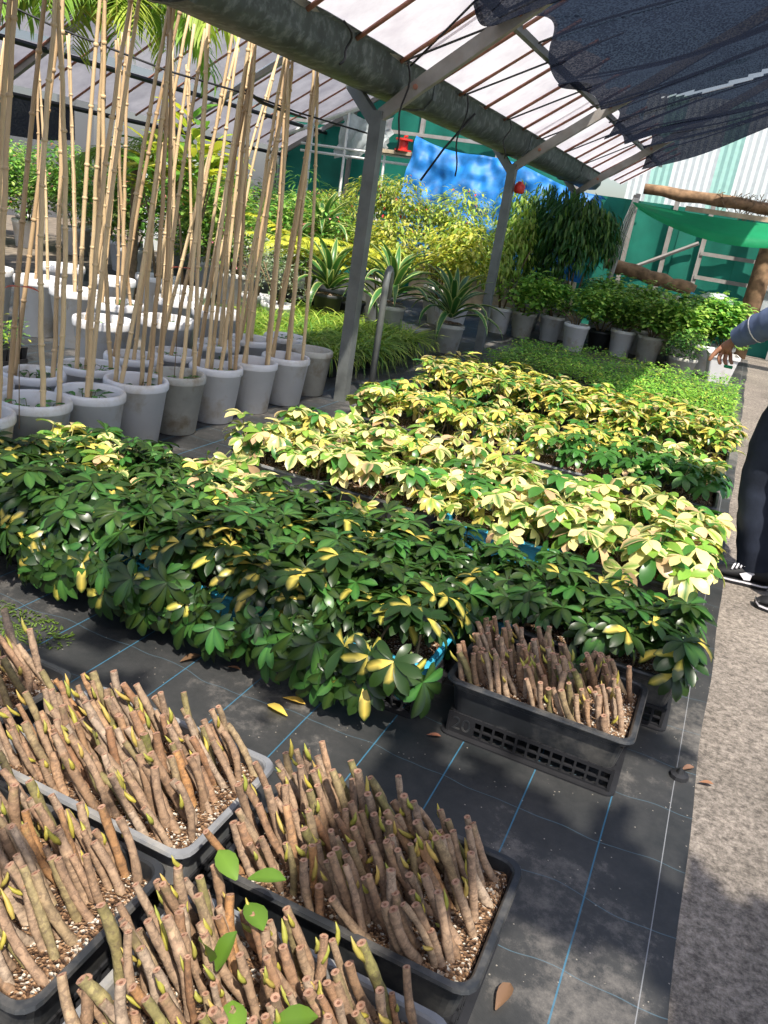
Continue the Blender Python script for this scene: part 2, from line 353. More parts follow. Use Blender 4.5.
# shade net over the path: sagging between the cross wires
def netz(x, y):
    base = 2.76+.40*(x+1.9)
    fold = (.5+.5*math.sin(y*4.6+1.6*math.sin(x*.9+y*.7)))**2
    return base-.11*fold-.10*math.sin((y-2)*.9)**2-.04*math.sin(x*2.3+y*1.3)
b = MB(); rings = []; ny = 250; nx = 80
for i in range(ny+1):
    y = lerp(5.2, 13.7, i/ny); row = []
    x0 = -1.88+.10*math.sin(y*2.2)+.05*math.sin(y*5.3)
    for j in range(nx+1):
        x = lerp(x0, .45, j/nx)
        row.append((x, y+(.06*math.sin(x*4) if i == ny else 0), netz(x, y)-(.07*math.sin(j*1.5) if j == 0 else 0)))
    rings.append(row)
for k in range(ny):
    for i in range(nx):
        y = lerp(5.2, 13.7, k/ny)
        # slits where two widths of the net part
        yc1 = 9.5+.3*math.sin(i*.05); yc2 = 12.3+.12*math.sin(i*.08)
        if (10 < i < 72 and abs(y-yc1) < .04*math.sin((i-10)/62*PI)) or (4 < i < 40 and abs(y-yc2) < .05*math.sin((i-4)/36*PI)): mi = 1
        else: mi = 0
        b.add([rings[k][i], rings[k][i+1], rings[k+1][i+1], rings[k+1][i]], [(0,1,2,3)], mi)
tag(ob('shade_net', b.mesh('shade_net', ['shade_net', 'thin_net'], True)), 'black shade net sagging in folds overhead above the path', 'net')
for y in (5.5, 6.6, 7.7, 8.8, 9.9, 11.0, 12.1, 13.2):
    b = MB(); b.tube([(lerp(-1.9,.5,i/10), y, netz(lerp(-1.9,.5,i/10), y)+.02) for i in range(11)], .009, 5)
    struct(ob('roof_wire', b.mesh('roof_wire', 'black_strap')))

# added unseen shade net above the camera; holes placed to dapple the ground
b = MB()
def dapple_noise(x, y): return mnoise.noise(Vector((x*1.7, y*1.7, 3.1)))*.8+.45*mnoise.noise(Vector((x*4.6, y*4.6, 7.7)))+.25*mnoise.noise(Vector((x*10, y*10, 1.2)))
st = .05; SHX, SHY = 3.1*SUN_DIR.x/SUN_DIR.z, 3.1*SUN_DIR.y/SUN_DIR.z
def cover(gx, gy):                                               # sets which ground spots the net shades and which stay sunlit
    if gx > .22: c_ = .5 if gy < 1.95 else .5-2.2*(gy-1.95)
    elif gx > -.62: c_ = .22 if gy > 1.45 else -.05
    else: c_ = -.22
    if gy > 2.5: c_ -= (gy-2.5)*1.5
    c_ -= .9*math.exp(-(((gx-.02)/.20)**2+((gy-1.28)/.16)**2))
    return c_
for j in range(int(3.2/st)):
    for i in range(int(5.0/st)):
        gx = -2.9+i*st; gy = .0+j*st
        if dapple_noise(gx, gy)+cover(gx, gy) < 0: continue
        x, y = gx+SHX, gy+SHY
        q = lambda xx, yy: (xx, yy, 3.1+.05*math.sin(xx*2.1)*math.cos(yy*1.7))
        b.add([q(x,y), q(x+st,y), q(x+st,y+st), q(x,y+st)], [(0,1,2,3)])
tag(ob('shade_net', b.mesh('shade_net', 'shade_net', True)), 'unseen dark shade net added above the near trays to dapple them', 'net')
# ---------------- second roof bay far to the left
def r2(x): return 2.15+.6*(x+9)
for y0, y1, xa, xb in ((5.0,8.2,-9,-8.28),(5.0,8.2,-8.15,-6.6),(8.2,11.7,-9,-8.28),(8.2,11.7,-8.15,-6.6),(11.7,15.2,-9,-8.28),(11.7,15.2,-8.15,-6.6)):
    b = MB(); b.loops([[(x, lerp(y0,y1,i/8), r2(x)+.03+.01*math.sin(i*2+x)) for x in (xa, (xa+xb)/2, xb)] for i in range(9)], 0, False, False, closed=False)
    struct(ob('roof_sheet', b.mesh('roof_sheet', 'old_sheet', True)))
b = MB(); b.tube([(-9,0,r2(-9)),(-6.9,0,r2(-6.9))], .016, 5); rod2 = b.mesh('rod', 'rust_rod')
for k in range(15): struct(ob('roof_rod', rod2, None, (0, 5.6+.64*k, 0)))
b = MB(); b.loops([[(x,-.03,r2(x)-.09),(x,.03,r2(x)-.09),(x,.03,r2(x)),(x,-.03,r2(x))] for x in (-9.1,-6.8)], 0); raf2 = b.mesh('rafter', 'grey_channel')
for y in (8.2, 11.7, 15.0):
    struct(ob('roof_rafter', raf2, None, (0, y, 0)))
    b = MB(); b.box(-9.04,-8.96,y-.04,y+.04,0,2.1); struct(ob('roof_post', b.mesh('post', 'galvanised')))
for x, z in ((-9,2.06),(-8.2,2.56)):
    b = MB(); b.tube([(x,5,z),(x,16,z)], .035, 6); struct(ob('roof_purlin', b.mesh('purlin', 'black_strap')))
b = MB(); b.loops([[(-9.0, lerp(5,9.5,i/8), 1.62+.05*math.sin(i*1.7)), (-9.02, lerp(5,9.5,i/8), 2.06)] for i in range(9)], 0, False, False, closed=False)
tag(ob('valance_net', b.mesh('valance_net', 'shade_net')), 'dark net valance hanging below the eave of the far roof', 'net')
b = MB(); b.loops([[(lerp(-16,-8.2,i/14), 16.3+.08*math.sin(i*1.3), 0), (lerp(-16,-8.2,i/14), 16.3+.12*math.sin(i*1.1), 4.2)] for i in range(15)], 0, False, False, closed=False)
tag(ob('net_wall', b.mesh('net_wall', 'grey_net', True)), 'grey net wall closing the far end behind the canes', 'net')
b = MB(); b.loops([[(-15.5+.05*math.sin(i*1.3), lerp(3,17,i/14), 0), (-15.5, lerp(3,17,i/14), 4.0)] for i in range(15)], 0, False, False, closed=False)
tag(ob('net_wall', b.mesh('net_wall', 'grey_net', True)), 'grey net wall along the far side behind the palm', 'net')
b = MB(); b.box(-10.8,-9.3,13.2,13.3,0,1.75); b.box(-9.2,-8.6,13.2,13.3,0,1.6); 
wl = struct(ob('wall_shed', b.mesh('wall_shed', 'white_panel')))

# ---------------- green tarp back wall with its frame
wb = struct(ob('wall_back', None, None, (0, 15.2, 0)))
for k in range(12):
    x0 = -9.2+k*.98; b = MB(); rings = []
    zt = 3.4 if x0 < -4 else 2.15
    for i in range(7):
        x = lerp(x0, x0+.985, i/6); rings.append([(x, .03*math.sin(i*1.1+j*.9+k)+(.02 if k % 2 else 0), lerp(0, zt, j/5)) for j in range(6)])
    b.loops(rings, 0, False, False, closed=False); ob('tarp_panel', b.mesh('tarp_panel', 'green_tarp', True), wb)
for x in (-9.2,-7.6,-6.2,-4.7,-3.2,-2.15,-1.5,-.93,.55,1.8):
    b = MB(); b.box(x-.035,x+.035,-.12,-.05,0,3.4 if x < -4 else 2.25); ob('frame_post', b.mesh('frame_post', 'grey_channel'), wb)
for x0, x1, z in ((-9.2,-4.5,1.15),(-.93,2.2,1.48),(-.93,2.2,1.10),(-9.2,-4.5,2.72)):
    b = MB(); b.box(x0,x1,-.14,-.08,z-.03,z+.03); ob('frame_rail', b.mesh('frame_rail', 'grey_channel'), wb)
b = MB(); b.tube([(-2.1,-.12,1.0),(-1.0,-.12,1.63)], .035, 6); ob('frame_brace', b.mesh('frame_brace', 'grey_channel'), wb)
b = MB(); b.loops([[(lerp(.1,2.2,i/6), -.06-.02*math.sin(i), z) for z in (.75,1.1,1.46)] for i in range(7)], 0, False, False, closed=False)
ob('pale_panel', b.mesh('pale_panel', 'clear_sheet', True), wb)
# striped corrugated panels above
ws = struct(ob('wall_upper', None, None, (0, 16.6, 0)))
for k in range(16):
    x0 = -2.6+k*.36; b = MB()
    b.loops([[(x0+i*.06, .02*(i % 2), z) for z in (1.9, 4.0)] for i in range(7)], 0, False, False, closed=False)
    ob('panel', b.mesh('panel', 'mint_panel' if k % 3 == 1 else 'white_panel'), ws)

# ================================================================== TRAYS AND CRATES
TL, TW = .57, .38
def tray_mesh(mat):
    b = MB(); hx, hy = TL/2, TW/2
    b.loops([rrect(hx-.035,hy-.035,.03,0), rrect(hx-.022,hy-.022,.035,.085), rrect(hx-.018,hy-.018,.035,.088), rrect(hx-.016,hy-.016,.035,.108),
             rrect(hx-.002,hy-.002,.04,.109), rrect(hx,hy,.04,.114), rrect(hx-.003,hy-.003,.04,.121), rrect(hx-.016,hy-.016,.035,.122),
             rrect(hx-.020,hy-.020,.033,.117), rrect(hx-.032,hy-.032,.03,.02)], 0)
    return b.mesh('tray_shell', mat, False)
TRAY = {k: tray_mesh(k) for k in ('black_plastic', 'grey_lit_plastic', 'blue_plastic')}
def crate_meshes():
    H = .078
    b = MB()                                                    # flange on the ground
    b.loops([rrect(TL/2-.012,TW/2-.012,.03,0), rrect(TL/2-.012,TW/2-.012,.03,.006), rrect(TL/2-.035,TW/2-.035,.02,.008), rrect(TL/2-.035,TW/2-.035,.02,0)], 0, False, False)
    fl = b.mesh('flange', 'crate_black')
    walls = []
    for horiz, sgn in ((1,-1),(1,1),(0,-1),(0,1)):
        b = MB(); half = (TL if horiz else TW)/2-.032; off = (TW if horiz else TL)/2-.034
        def bar(a0, a1, z0, z1, th=.004):
            if horiz: b.box(a0,a1,sgn*off-th,sgn*off+th,z0,z1)
            else: b.box(sgn*off-th,sgn*off+th,a0,a1,z0,z1)
        bar(-half,half,.006,.014); bar(-half,half,.066,H); bar(-half,half,.037,.043)
        n = 14 if horiz else 9
        solid = -half+.085
        if horiz and sgn < 0: bar(-half, solid, .014, .066)
        for i in range(n+1):
            a = lerp(-half, half, i/n)
            if horiz and sgn < 0 and a < solid: continue
            bar(a-.0035, a+.0035, .006, H)
        walls.append(b.mesh('lattice_wall', 'crate_black'))
    b = MB(); b.box(-TL/2+.036,TL/2-.036,-TW/2+.036,TW/2-.036,H-.004,H)
    return fl, walls, b.mesh('deck', 'crate_black')
CR_FL, CR_W, CR_D = crate_meshes()
def crate(cx, cy, label, group, number=False):
    t_ = thing('crate', label, 'crate', (cx, cy, .004), 0, group)
    ob('flange', CR_FL, t_)
    for w_ in CR_W: ob('lattice_wall', w_, t_)
    ob('deck', CR_D, t_)
    if number:
        cu = bpy.data.curves.new('number', 'FONT'); cu.body = '20'; cu.size = .062; cu.extrude = .0012; cu.align_x = 'CENTER'; cu.align_y = 'CENTER'
        cu.materials.append(MATS['black_plastic'])
        o = bpy.data.objects.new('number_text', cu); me = bpy.data.meshes.new_from_object(o); bpy.data.objects.remove(o); bpy.data.curves.remove(cu)
        o = ob('number', me, t_)
        o.location = (-TL/2+.075, -TW/2+.0295, .040); o.rotation_euler = (PI/2, 0, 0)
    return t_
def soil_mesh(seed):
    r = random.Random(seed); b = MB(); nx, ny = 34, 22; vs = []; fs = []
    for j in range(ny+1):
        for i in range(nx+1):
            x = lerp(-TL/2+.026, TL/2-.026, i/nx); y = lerp(-TW/2+.026, TW/2-.026, j/ny)
            e = min(i, nx-i, j, ny-j)
            vs.append((x, y, (.094 if e else .088)+r.uniform(-.005,.005)+.004*math.sin(x*19+seed)*math.cos(y*23)))
    for j in range(ny):
        for i in range(nx): a = j*(nx+1)+i; fs.append((a, a+1, a+nx+2, a+nx+1))
    b.add(vs, fs); return b.mesh('potting_mix', 'potting_mix', True)
SOIL = [soil_mesh(s) for s in (1, 2, 3)]

# ---------------- cuttings
def cutting_mesh(seed):
    r = random.Random(seed); b = MB(); n = 8; Lh = r.uniform(.125, .185); rad = r.uniform(.0064, .0094)
    bend = r.uniform(-.025, .025); ph = r.uniform(0, 6); pts = []; rads = []
    k = 12
    nodes = sorted(r.uniform(.1, .95) for _ in range(4))
    for i in range(k+1):
        t_ = i/k; z = -.02+(Lh+.02)*t_
        pts.append((bend*math.sin(t_*2.4)*math.cos(ph), bend*math.sin(t_*2.4)*math.sin(ph), z))
        bulge = sum(math.exp(-((t_-q)/.045)**2) for q in nodes)
        rads.append(rad*(1.04-.10*t_)*(1+.16*bulge)*(1+r.uniform(-.04, .04)))
    b.tube(pts, rads, n, 0, False)
    p = pts[-1]; rt = rads[-1]
    def ring(rx, z): return [(p[0]+rx*math.cos(2*PI*i/n), p[1]+rx*math.sin(2*PI*i/n), z) for i in range(n)]
    b.loops([ring(rt, p[2]), ring(rt*.72, p[2]+.0006), ring(rt*.4, p[2]-.0005)], 1, False, False)
    b.loops([ring(rt*.4, p[2]-.0005), ring(rt*.1, p[2]-.002)], 2, False, True)
    return b.mesh('cutting', ['bark', 'cut_end', 'pith'], True), Lh, rad
CUT = [cutting_mesh(s) for s in range(14)]
def bud_mesh(seed):
    r = random.Random(seed+90); b = MB(); l = r.uniform(.034, .058); w_ = r.uniform(.0045, .0068)
    b.tube([(0,0,0),(.004,0,l*.3),(.007,0,l*.6),(.006,0,l)], [.003,w_,w_*.75,.0006], 6)
    return b.mesh('bud', 'bud', True)
BUD = [bud_mesh(s) for s in range(5)]
RIMZ = .204
def cutting_tray(cx, cy, mat, label, lean=(-.30, .08), nx=17, ny=8, gap=None, seed=0, rz=0, base=None, ls=.93):
    r = random.Random(seed+400)
    z0 = RIMZ-.122 if base is None else base
    t_ = thing('cutting_tray', label, 'tray', (cx, cy, z0), rz)
    ob('tray_shell', TRAY[mat], t_); ob('potting_mix', SOIL[seed % 3], t_)
    for j in range(ny):
        for i in range(nx):
            if r.random() < .05: continue
            x = lerp(-TL/2+.05, TL/2-.05, (i+(.5 if j % 2 else 0))/(nx-.5))+r.uniform(-.009,.009)
            y = lerp(-TW/2+.047, TW/2-.047, j/(ny-1))+r.uniform(-.010,.010)
            me, Lh, rad = CUT[r.randrange(14)]
            sc_ = r.uniform(.78, 1.14)*ls
            if r.random() < .08: sc_ = .55
            ax = -(lean[1]+r.gauss(0,.14)); ay = lean[0]+r.gauss(0,.15)
            c_ = ob('cutting', me, t_, (x, y, .090), (ax, ay, r.uniform(0, 6.28)), (r.uniform(.9,1.15),)*2+(sc_,)); c_.rotation_mode = 'ZYX'
            if r.random() < .5:
                a = r.uniform(0, 6.28); hz = Lh*r.uniform(.62, 1.0)
                ob('bud', BUD[r.randrange(5)], c_, (rad*.7*math.cos(a), rad*.7*math.sin(a), hz-.012), (0, r.uniform(.0,.28), a))
    return t_

def leaflet(b, P, dirv, up, Ln, Wd, droop, cols, mat=0, fold=.25, curl=0.0, wprof=(.10,.50,.85,1.0,.82,.06)):
    dirv = Vector(dirv).normalized(); up = Vector(up); side = dirv.cross(up).normalized(); up = side.cross(dirv)
    n = len(wprof); vs = []; cl = []; P = Vector(P); ang = 0; pos = P.copy(); d = dirv.copy()
    for k in range(n):
        t_ = k/(n-1)
        if k:
            ang = droop*t_; d = dirv*math.cos(ang)-up*math.sin(ang); pos = pos+d*(Ln/(n-1))
        nup = side.cross(d)
        hw = Wd*.5*wprof[k]
        vs += [tuple(pos-side*hw+nup*hw*fold), tuple(pos), tuple(pos+side*hw+nup*hw*fold)]
        ce, cm = cols(t_); cl += [ce, cm, ce]
    fs = []
    for k in range(n-1):
        a = 3*k; fs += [(a, a+1, a+4, a+3), (a+1, a+2, a+5, a+4)]
    b.add(vs, fs, mat, cl)
def jit(c, r, a=.18): k = 1+r.uniform(-a, a); return tuple(max(0, x*k) for x in c)
DG = (.017, .043, .008); MG = (.055, .17, .03); LG = (.19, .34, .05); YE = (.60, .48, .09); CR = (.72, .65, .27); PK = (.60, .40, .22); YG = (.42, .46, .07)
def scheme(kind, r):
    """colours of one leaflet: (margin, middle) along its length"""
    u = r.random()
    if kind == 'dark':
        g = jit(DG if u < .7 else (.03,.10,.02), r)
        return lambda t_: (g, (g[0]*1.9+.004, g[1]*1.6, g[2]*1.5))
    if kind == 'darkyellow':
        g = jit(DG, r); yv = jit(YE, r)
        if u < .22: return lambda t_: (g, yv if t_ < .65 else g)
        if u < .31: return lambda t_: (yv if t_ < .5 else g, yv if t_ < .85 else g)
        return lambda t_: (g, g)
    if kind == 'cream':
        g = jit(MG if u < .5 else LG, r); cv = jit(CR if r.random() < .88 else PK, r)
        v = r.random()
        if v < .40: return lambda t_: (cv, cv)
        if v < .62: return lambda t_: (cv, g)
        if v < .74: return lambda t_: (g, cv if t_ < .6 else g)
        return lambda t_: (g, g)
    if kind == 'yellow':
        g = jit(MG if u < .55 else LG, r); cv = jit((.60,.50,.11) if r.random() < .7 else (.62,.50,.24), r)
        v = r.random()
        if v < .36: return lambda t_: (cv, cv)
        if v < .62: return lambda t_: (cv, g)
        return lambda t_: (g, tuple(x*1.2 for x in g))
    g = jit(MG, r); return lambda t_: (g, g)
def palmate(seed, kind, nl, Ln, Wd, pet, spread=2.1, up_ang=.6):
    r = random.Random(seed*13+5); b = MB()
    tip = Vector((pet*math.cos(up_ang), 0, pet*math.sin(up_ang)))
    sc_ = (.09,.13,.03) if 'dark' in kind else (.28,.28,.08)
    b.tube([(0,0,0), (tip.x*.5, 0, tip.z*.45), tuple(tip)], [.0028,.0022,.0018], 4, 0, False, sc_)
    ax = Vector((math.cos(up_ang*.9+.35), 0, math.sin(up_ang*.9+.35)))
    e1 = Vector((0,1,0)); e2 = ax.cross(e1)
    for i in range(nl):
        a = lerp(-spread, spread, i/(nl-1))+r.uniform(-.12,.12)
        radial = -e2*math.cos(a)+e1*math.sin(a)
        if radial.z < -.9: continue
        el = r.uniform(.15,.5)
        d = radial*math.cos(el)+ax*math.sin(el)
        k = 1-.28*abs(a)/spread+r.uniform(-.08,.08)
        leaflet(b, tip, d, ax, Ln*k, Wd*k, r.uniform(.55,1.15), scheme(kind, r), fold=r.uniform(.1,.35), wprof=(.10,.42,.74,.96,1.0,.80,.12) if 'dark' in kind else (.10,.50,.85,1.0,.82,.06))
    return b.mesh('leaf', 'leaf', True, True)
LEAF = {
 'dark': [palmate(s, 'dark', 9, .104, .037, rrp, 2.4) for s, rrp in enumerate((.06,.08,.10,.07,.09))],
 'darkyellow': [palmate(s+20, 'darkyellow', 9, .102, .036, rrp, 2.4) for s, rrp in enumerate((.06,.08,.10,.07,.09,.08))],
 'cream': [palmate(s+40, 'cream', 5+s % 3, .120, .056, .05+.012*(s % 4), 1.9) for s in range(7)],
 'yellow': [palmate(s+60, 'yellow', 5+s % 3, .092, .038, .04+.012*(s % 4), 1.9) for s in range(6)],
 'mid': [palmate(s+80, 'mid', 6, .105, .045, .06, 2.0) for s in range(3)],
}
def stem_mesh(seed, h):
    r = random.Random(seed); b = MB()
    b.tube([(0,0,-.02), (r.uniform(-.01,.01), r.uniform(-.01,.01), h*.5), (r.uniform(-.015,.015), r.uniform(-.015,.015), h)], [.006,.005,.003], 5, 0)
    return b.mesh('plant', 'stem_brown', True)
STEM = {h: [stem_mesh(s+int(h*1000), h) for s in range(3)] for h in (.10, .13, .16, .20)}
def compact_plant(seed, kind, h, nleaf):
    """a whole small plant in one mesh for the far rows"""
    r = random.Random(seed); b = MB()
    b.tube([(0,0,-.02),(0,0,h)], [.005,.003], 4, 0, False, (.2,.15,.07))
    for i in range(nleaf):
        z = h*r.uniform(.35, 1.05); a = r.uniform(0, 6.28); p0 = Vector((0,0,z))
        pt = p0+Vector((math.cos(a), math.sin(a), r.uniform(.1,.9)))*r.uniform(.03,.08)
        for j in range(4):
            aa = a+r.uniform(-1.5,1.5)
            leaflet(b, pt, (math.cos(aa), math.sin(aa), r.uniform(-.1,.6)), (0,0,1), r.uniform(.06,.095), .032, r.uniform(.4,1.1), scheme(kind, r), wprof=(.1,.8,1,.1))
    return b.mesh('plant', 'leaf', True, True)
COMPACT = [compact_plant(s, 'yellow', .15, 7) for s in range(8)]
def plant_tray(cx, cy, mat, label, group, mix, nx=5, ny=3, h=(.13,.16), nleaf=(6,9), scale=1.0, skirt=0, far=False, seed=0, crate_label=None, crate_group=None, rz=0.0):
    r = random.Random(seed+900)
    t_ = thing('planted_tray', label, 'tray', (cx, cy, RIMZ-.122), rz, group)
    ob('tray_shell', TRAY[mat], t_); ob('potting_mix', SOIL[seed % 3], t_)
    kinds = [k for k, n in mix.items() for _ in range(n)]
    for j in range(ny):
        for i in range(nx):
            x = lerp(-TL/2+.06, TL/2-.06, i/(nx-1))+r.uniform(-.02,.02); y = lerp(-TW/2+.055, TW/2-.055, j/(ny-1))+r.uniform(-.02,.02)
            if far:
                ob('plant', COMPACT[r.randrange(8)], t_, (x, y, .09), (r.uniform(-.15,.15), r.uniform(-.15,.15), r.uniform(0,6.28)), r.uniform(.8,1.2)*scale); continue
            hh = r.choice(h); kind = r.choice(kinds)
            p = ob('plant', STEM[hh][r.randrange(3)], t_, (x, y, .09), (r.uniform(-.12,.12), r.uniform(-.12,.12), r.uniform(0,6.28)), 1)
            for q in range(r.randint(*nleaf)):
                kk = kind if r.random() < .75 else r.choice(kinds)
                z = hh*r.uniform(.45, 1.0); tlt = lerp(.55, -.55, z/hh)+r.uniform(-.25,.25)
                ob('leaf', LEAF[kk][r.randrange(len(LEAF[kk]))], p, (0, 0, z), (r.uniform(-.25,.25), tlt, r.uniform(0,6.28)), r.uniform(.75,1.12)*scale)
    for q in range(skirt):                                       # low branches hanging over the front lip
        kk = r.choice(kinds); x = r.uniform(-TL/2+.03, TL/2-.03)
        b_ = MB(); x2 = r.uniform(-.03,.03); dz = r.uniform(-.09,.04)
        b_.tube([(0,0,0),(x2*.4,-.05,.04),(x2,-.10,dz+.02)], [.005,.004,.003], 4)
        p = ob('branch', b_.mesh('branch', 'stem_green', True), t_, (x, -TW/2+.05, .12), (0,0,0))
        for s_ in range(3):
            ob('leaf', LEAF[kk][r.randrange(len(LEAF[kk]))], p, (x2, -.10, dz+.02), (r.uniform(-.3,.3), r.uniform(.3,.95), -PI/2+r.uniform(-1.1,1.1)), r.uniform(.8,1.1)*scale)
    return t_

# foreground: five cutting trays and the lone one beyond them, each on an upturned crate
fore = [('A', -1.64, 1.28, 'black_plastic', 'black tray of brown cuttings reaching farthest towards the cane pots'),
        ('B', -1.01, 1.28, 'grey_lit_plastic', 'tray with its rim coloured grey for sky sheen, packed with leaning brown cuttings'),
        ('C', -1.02, .88, 'black_plastic', 'black tray of thick cuttings directly in front of the pale-rimmed tray'),
        ('D', -.39, 1.295, 'black_plastic', 'black tray of brown and olive cuttings by the open mat'),
        ('E', -.40, .86, 'grey_lit_plastic', 'tray of thick cuttings with a few fresh green leaves sprouting')]
trays = {}
for k, (n, x, y, mt, lb) in enumerate(fore):
    trays[n] = cutting_tray(x, y, mt, lb, lean=(-.56 if x < -.8 else -.46, -.02), seed=k)
    if n in 'BDE': crate(x, y, {'B': 'black crate under the pale-rimmed tray of cuttings', 'D': 'black lattice crate under the black tray by the open mat', 'E': 'black lattice crate under the tray with fresh green leaves'}[n], 'crates under the cutting trays')
    elif n == 'A': crate(x, y, 'black crate under the cutting tray nearest the cane pots', 'crates under the cutting trays')
    else: crate(x, y, 'black crate under the tray in front of the pale-rimmed one', 'crates under the cutting trays')
trays['F'] = cutting_tray(-.237, 2.275, 'black_plastic', 'lone black tray of short brown cuttings beside the dark green shrubs', lean=(-.33, -.02), seed=11, ny=7, ls=.80)
crate(-.237, 2.275, 'black lattice crate marked 20 under the lone tray of cuttings', None, True)
# fresh leaves on some cuttings
gl = []
for s in range(4):
    b = MB(); r_ = random.Random(s); gcol = jit((.105,.20,.024), r_)
    leaflet(b, (0,0,0), (.75,0,.5), (-.4,0,1), .062, .036, .5, lambda t_: (gcol, tuple(x*1.25 for x in gcol)), fold=.25, wprof=(.12,.62,.95,1,.72,.08))
    gl.append(b.mesh('leaf', 'leaf', True, True))
for tn, x, y, z, az, tl in (('E',-.16,.155,.26,2.6,.1),('E',-.14,.16,.27,.3,.1),('E',-.12,.13,.25,-.6,.2),('E',-.12,.02,.22,-1.9,-.9),('E',-.10,.01,.22,1.2,-.7),('E',.03,-.02,.22,.6,.2),('E',-.01,-.07,.21,2.2,.3),('F',.02,-.05,.20,.4,.2)):
    ob('leaf', gl[R.randrange(4)], trays[tn], (x, y, z-.03), (rr(-.3,.3), tl, az), 1.15)

ORD = ('first','second','third','fourth','fifth','sixth','seventh','eighth','ninth','tenth','eleventh')
# dark green rows
k = 0
for i, x in enumerate((-.865, -1.46, -2.05, -2.64)):
    plant_tray(x, 2.28, 'blue_plastic', 'blue tray of glossy dark green plants, %s along from the lone cutting tray' % ORD[i], 'dark green trays in the front row', {'dark': 4, 'darkyellow': 2}, 5, 3, skirt=14, nleaf=(8,11), h=(.13,.16,.10), seed=k); k += 1
    crate(x, 2.28, 'black lattice crate under the %s blue tray along from the lone cutting tray' % ORD[i], 'crates under the blue trays')
for i in range(5):
    x = -.135-.585*i
    mix = {'dark': 5, 'darkyellow': 2} if i < 3 else {'dark': 3, 'cream': 3, 'yellow': 2}
    plant_tray(x, 2.72, 'black_plastic' if i != 1 else 'blue_plastic', ('dark green umbrella plants in a tray behind the lone cutting tray' if i == 0 else 'dark green plants in the second row of trays, %s from the path' % ORD[i] if i < 3 else 'mixed pale and green plants in the second row, %s tray from the path' % ORD[i]),
               None if i == 0 else 'dark green trays in the second row' if i < 3 else 'mixed trays by the cane pots', mix, 5, 3, nleaf=(7,9), h=(.10,.13), scale=.93, seed=k, skirt=1 if i == 0 else 3); k += 1
    crate(x, 2.72, 'black lattice crate under the second green row, %s from the path' % ORD[i], 'crates under the second row')
# cream row pairs
for j, y in enumerate((3.54, 4.03)):
    for i in range(4):
        x = -.135-.585*i
        mt = 'blue_plastic' if (j == 1 and i == 0) or (j == 0 and i == 1) else 'grey_lit_plastic' if (j == 0 and i == 3) else 'black_plastic'
        lb = {('blue_plastic', 1): 'blue tray of pale cream-leaved plants by the pointing person\'s shoe', ('blue_plastic', 0): 'blue tray of cream variegated plants between black ones', ('grey_lit_plastic', 0): 'black tray coloured grey as if sunlit, of cream variegated plants nearest the white cane pots'}.get((mt, j))
        g = None
        if lb is None:
            lb = ('black tray in the front cream-leaved row, %s from the path' if j == 0 else 'black tray in the rear cream-leaved row, %s from the path') % ORD[i]
            g = 'cream trays, front row' if j == 0 else 'cream trays, rear row'
            if (j, i) == (0, 0): lb = 'black tray of large cream leaves at the path end of its row'; g = None
        plant_tray(x, y, mt, lb, g, {'cream': 6, 'mid': 1, 'yellow': 1}, 4, 3, nleaf=(6,8), h=(.13,.16,.10), seed=k, scale=1.05 if i == 0 else .95, skirt=2); k += 1
        crate(x, y, 'black crate under the %s cream-leaved row, %s from the path' % (('front','rear')[j], ORD[i]), 'crates under the cream rows')
for j, y in enumerate((4.86, 5.29)):
    for i in range(4):
        x = -.13-.585*i
        mt = 'grey_lit_plastic' if (j == 0 and i == 1) else 'black_plastic'
        lb = 'pale-rimmed tray of yellow-green plants in the middle bed' if mt == 'grey_lit_plastic' else 'black tray of broad green plants in the middle bed at the path' if (i, j) == (0, 0) else 'black tray of yellow-green plants, %s row of the middle bed, %s from the path' % (('front','rear')[j], ORD[i])
        plant_tray(x, y, mt, lb, 'yellow-green trays of the middle bed' if 'broad' not in lb and mt[0] == 'b' else None, {'yellow': 5, 'cream': 1, 'mid': 2} if (i, j) != (0, 0) else {'mid': 4, 'cream': 1}, 4, 3, nleaf=(5,7), h=(.13,.16), seed=k, scale=.95); k += 1
for j, y in enumerate((6.06, 6.49)):
    for i in range(4):
        plant_tray(-.11-.585*i, y, 'black_plastic', 'black tray of small yellow plants, row next to the seedlings, %s from the path' % ORD[i] if j else 'black tray of small yellow plants, front row of the far bed, %s from the path' % ORD[i], 'yellow trays of the far bed, rear row' if j else 'yellow trays of the far bed, front row', {'yellow': 1}, 6, 4, far=True, seed=k, scale=1.15); k += 1

# seedlings
def seedling_mesh(seed):
    r = random.Random(seed+70); b = MB()
    for i in range(520):
        x = r.uniform(-TL/2-.02, TL/2+.02); y = r.uniform(-TW/2-.02, TW/2+.02)
        z = r.uniform(.06,.20)+.02*math.sin(x*17+seed)*math.cos(y*21)
        a = r.uniform(0, 6.28); g = jit((.14,.34,.045) if r.random() < .5 else (.27,.48,.07) if r.random() < .8 else (.45,.50,.09), r, .3)
        leaflet(b, (x, y, z), (math.cos(a), math.sin(a), r.uniform(.1,.9)), (0,0,1), r.uniform(.034,.055), .022, r.uniform(.3,1.0), lambda t_: (g, g), wprof=(.2,1,.15))
    return b.mesh('seedling_leaves', 'leaf_soft', True, True)
SEED = [seedling_mesh(s) for s in range(4)]
b = MB()
for i in range(9):
    for j in range(6):
        x = lerp(-TL/2+.033, TL/2-.033, i/8); y = lerp(-TW/2+.033, TW/2-.033, j/5)
        b.loops([[(x-q,y-q,z),(x+q,y-q,z),(x+q,y+q,z),(x-q,y+q,z)] for q, z in ((.018,.012),(.028,.115))], 0)
CELLS = b.mesh('seedling_cells', 'crate_black')
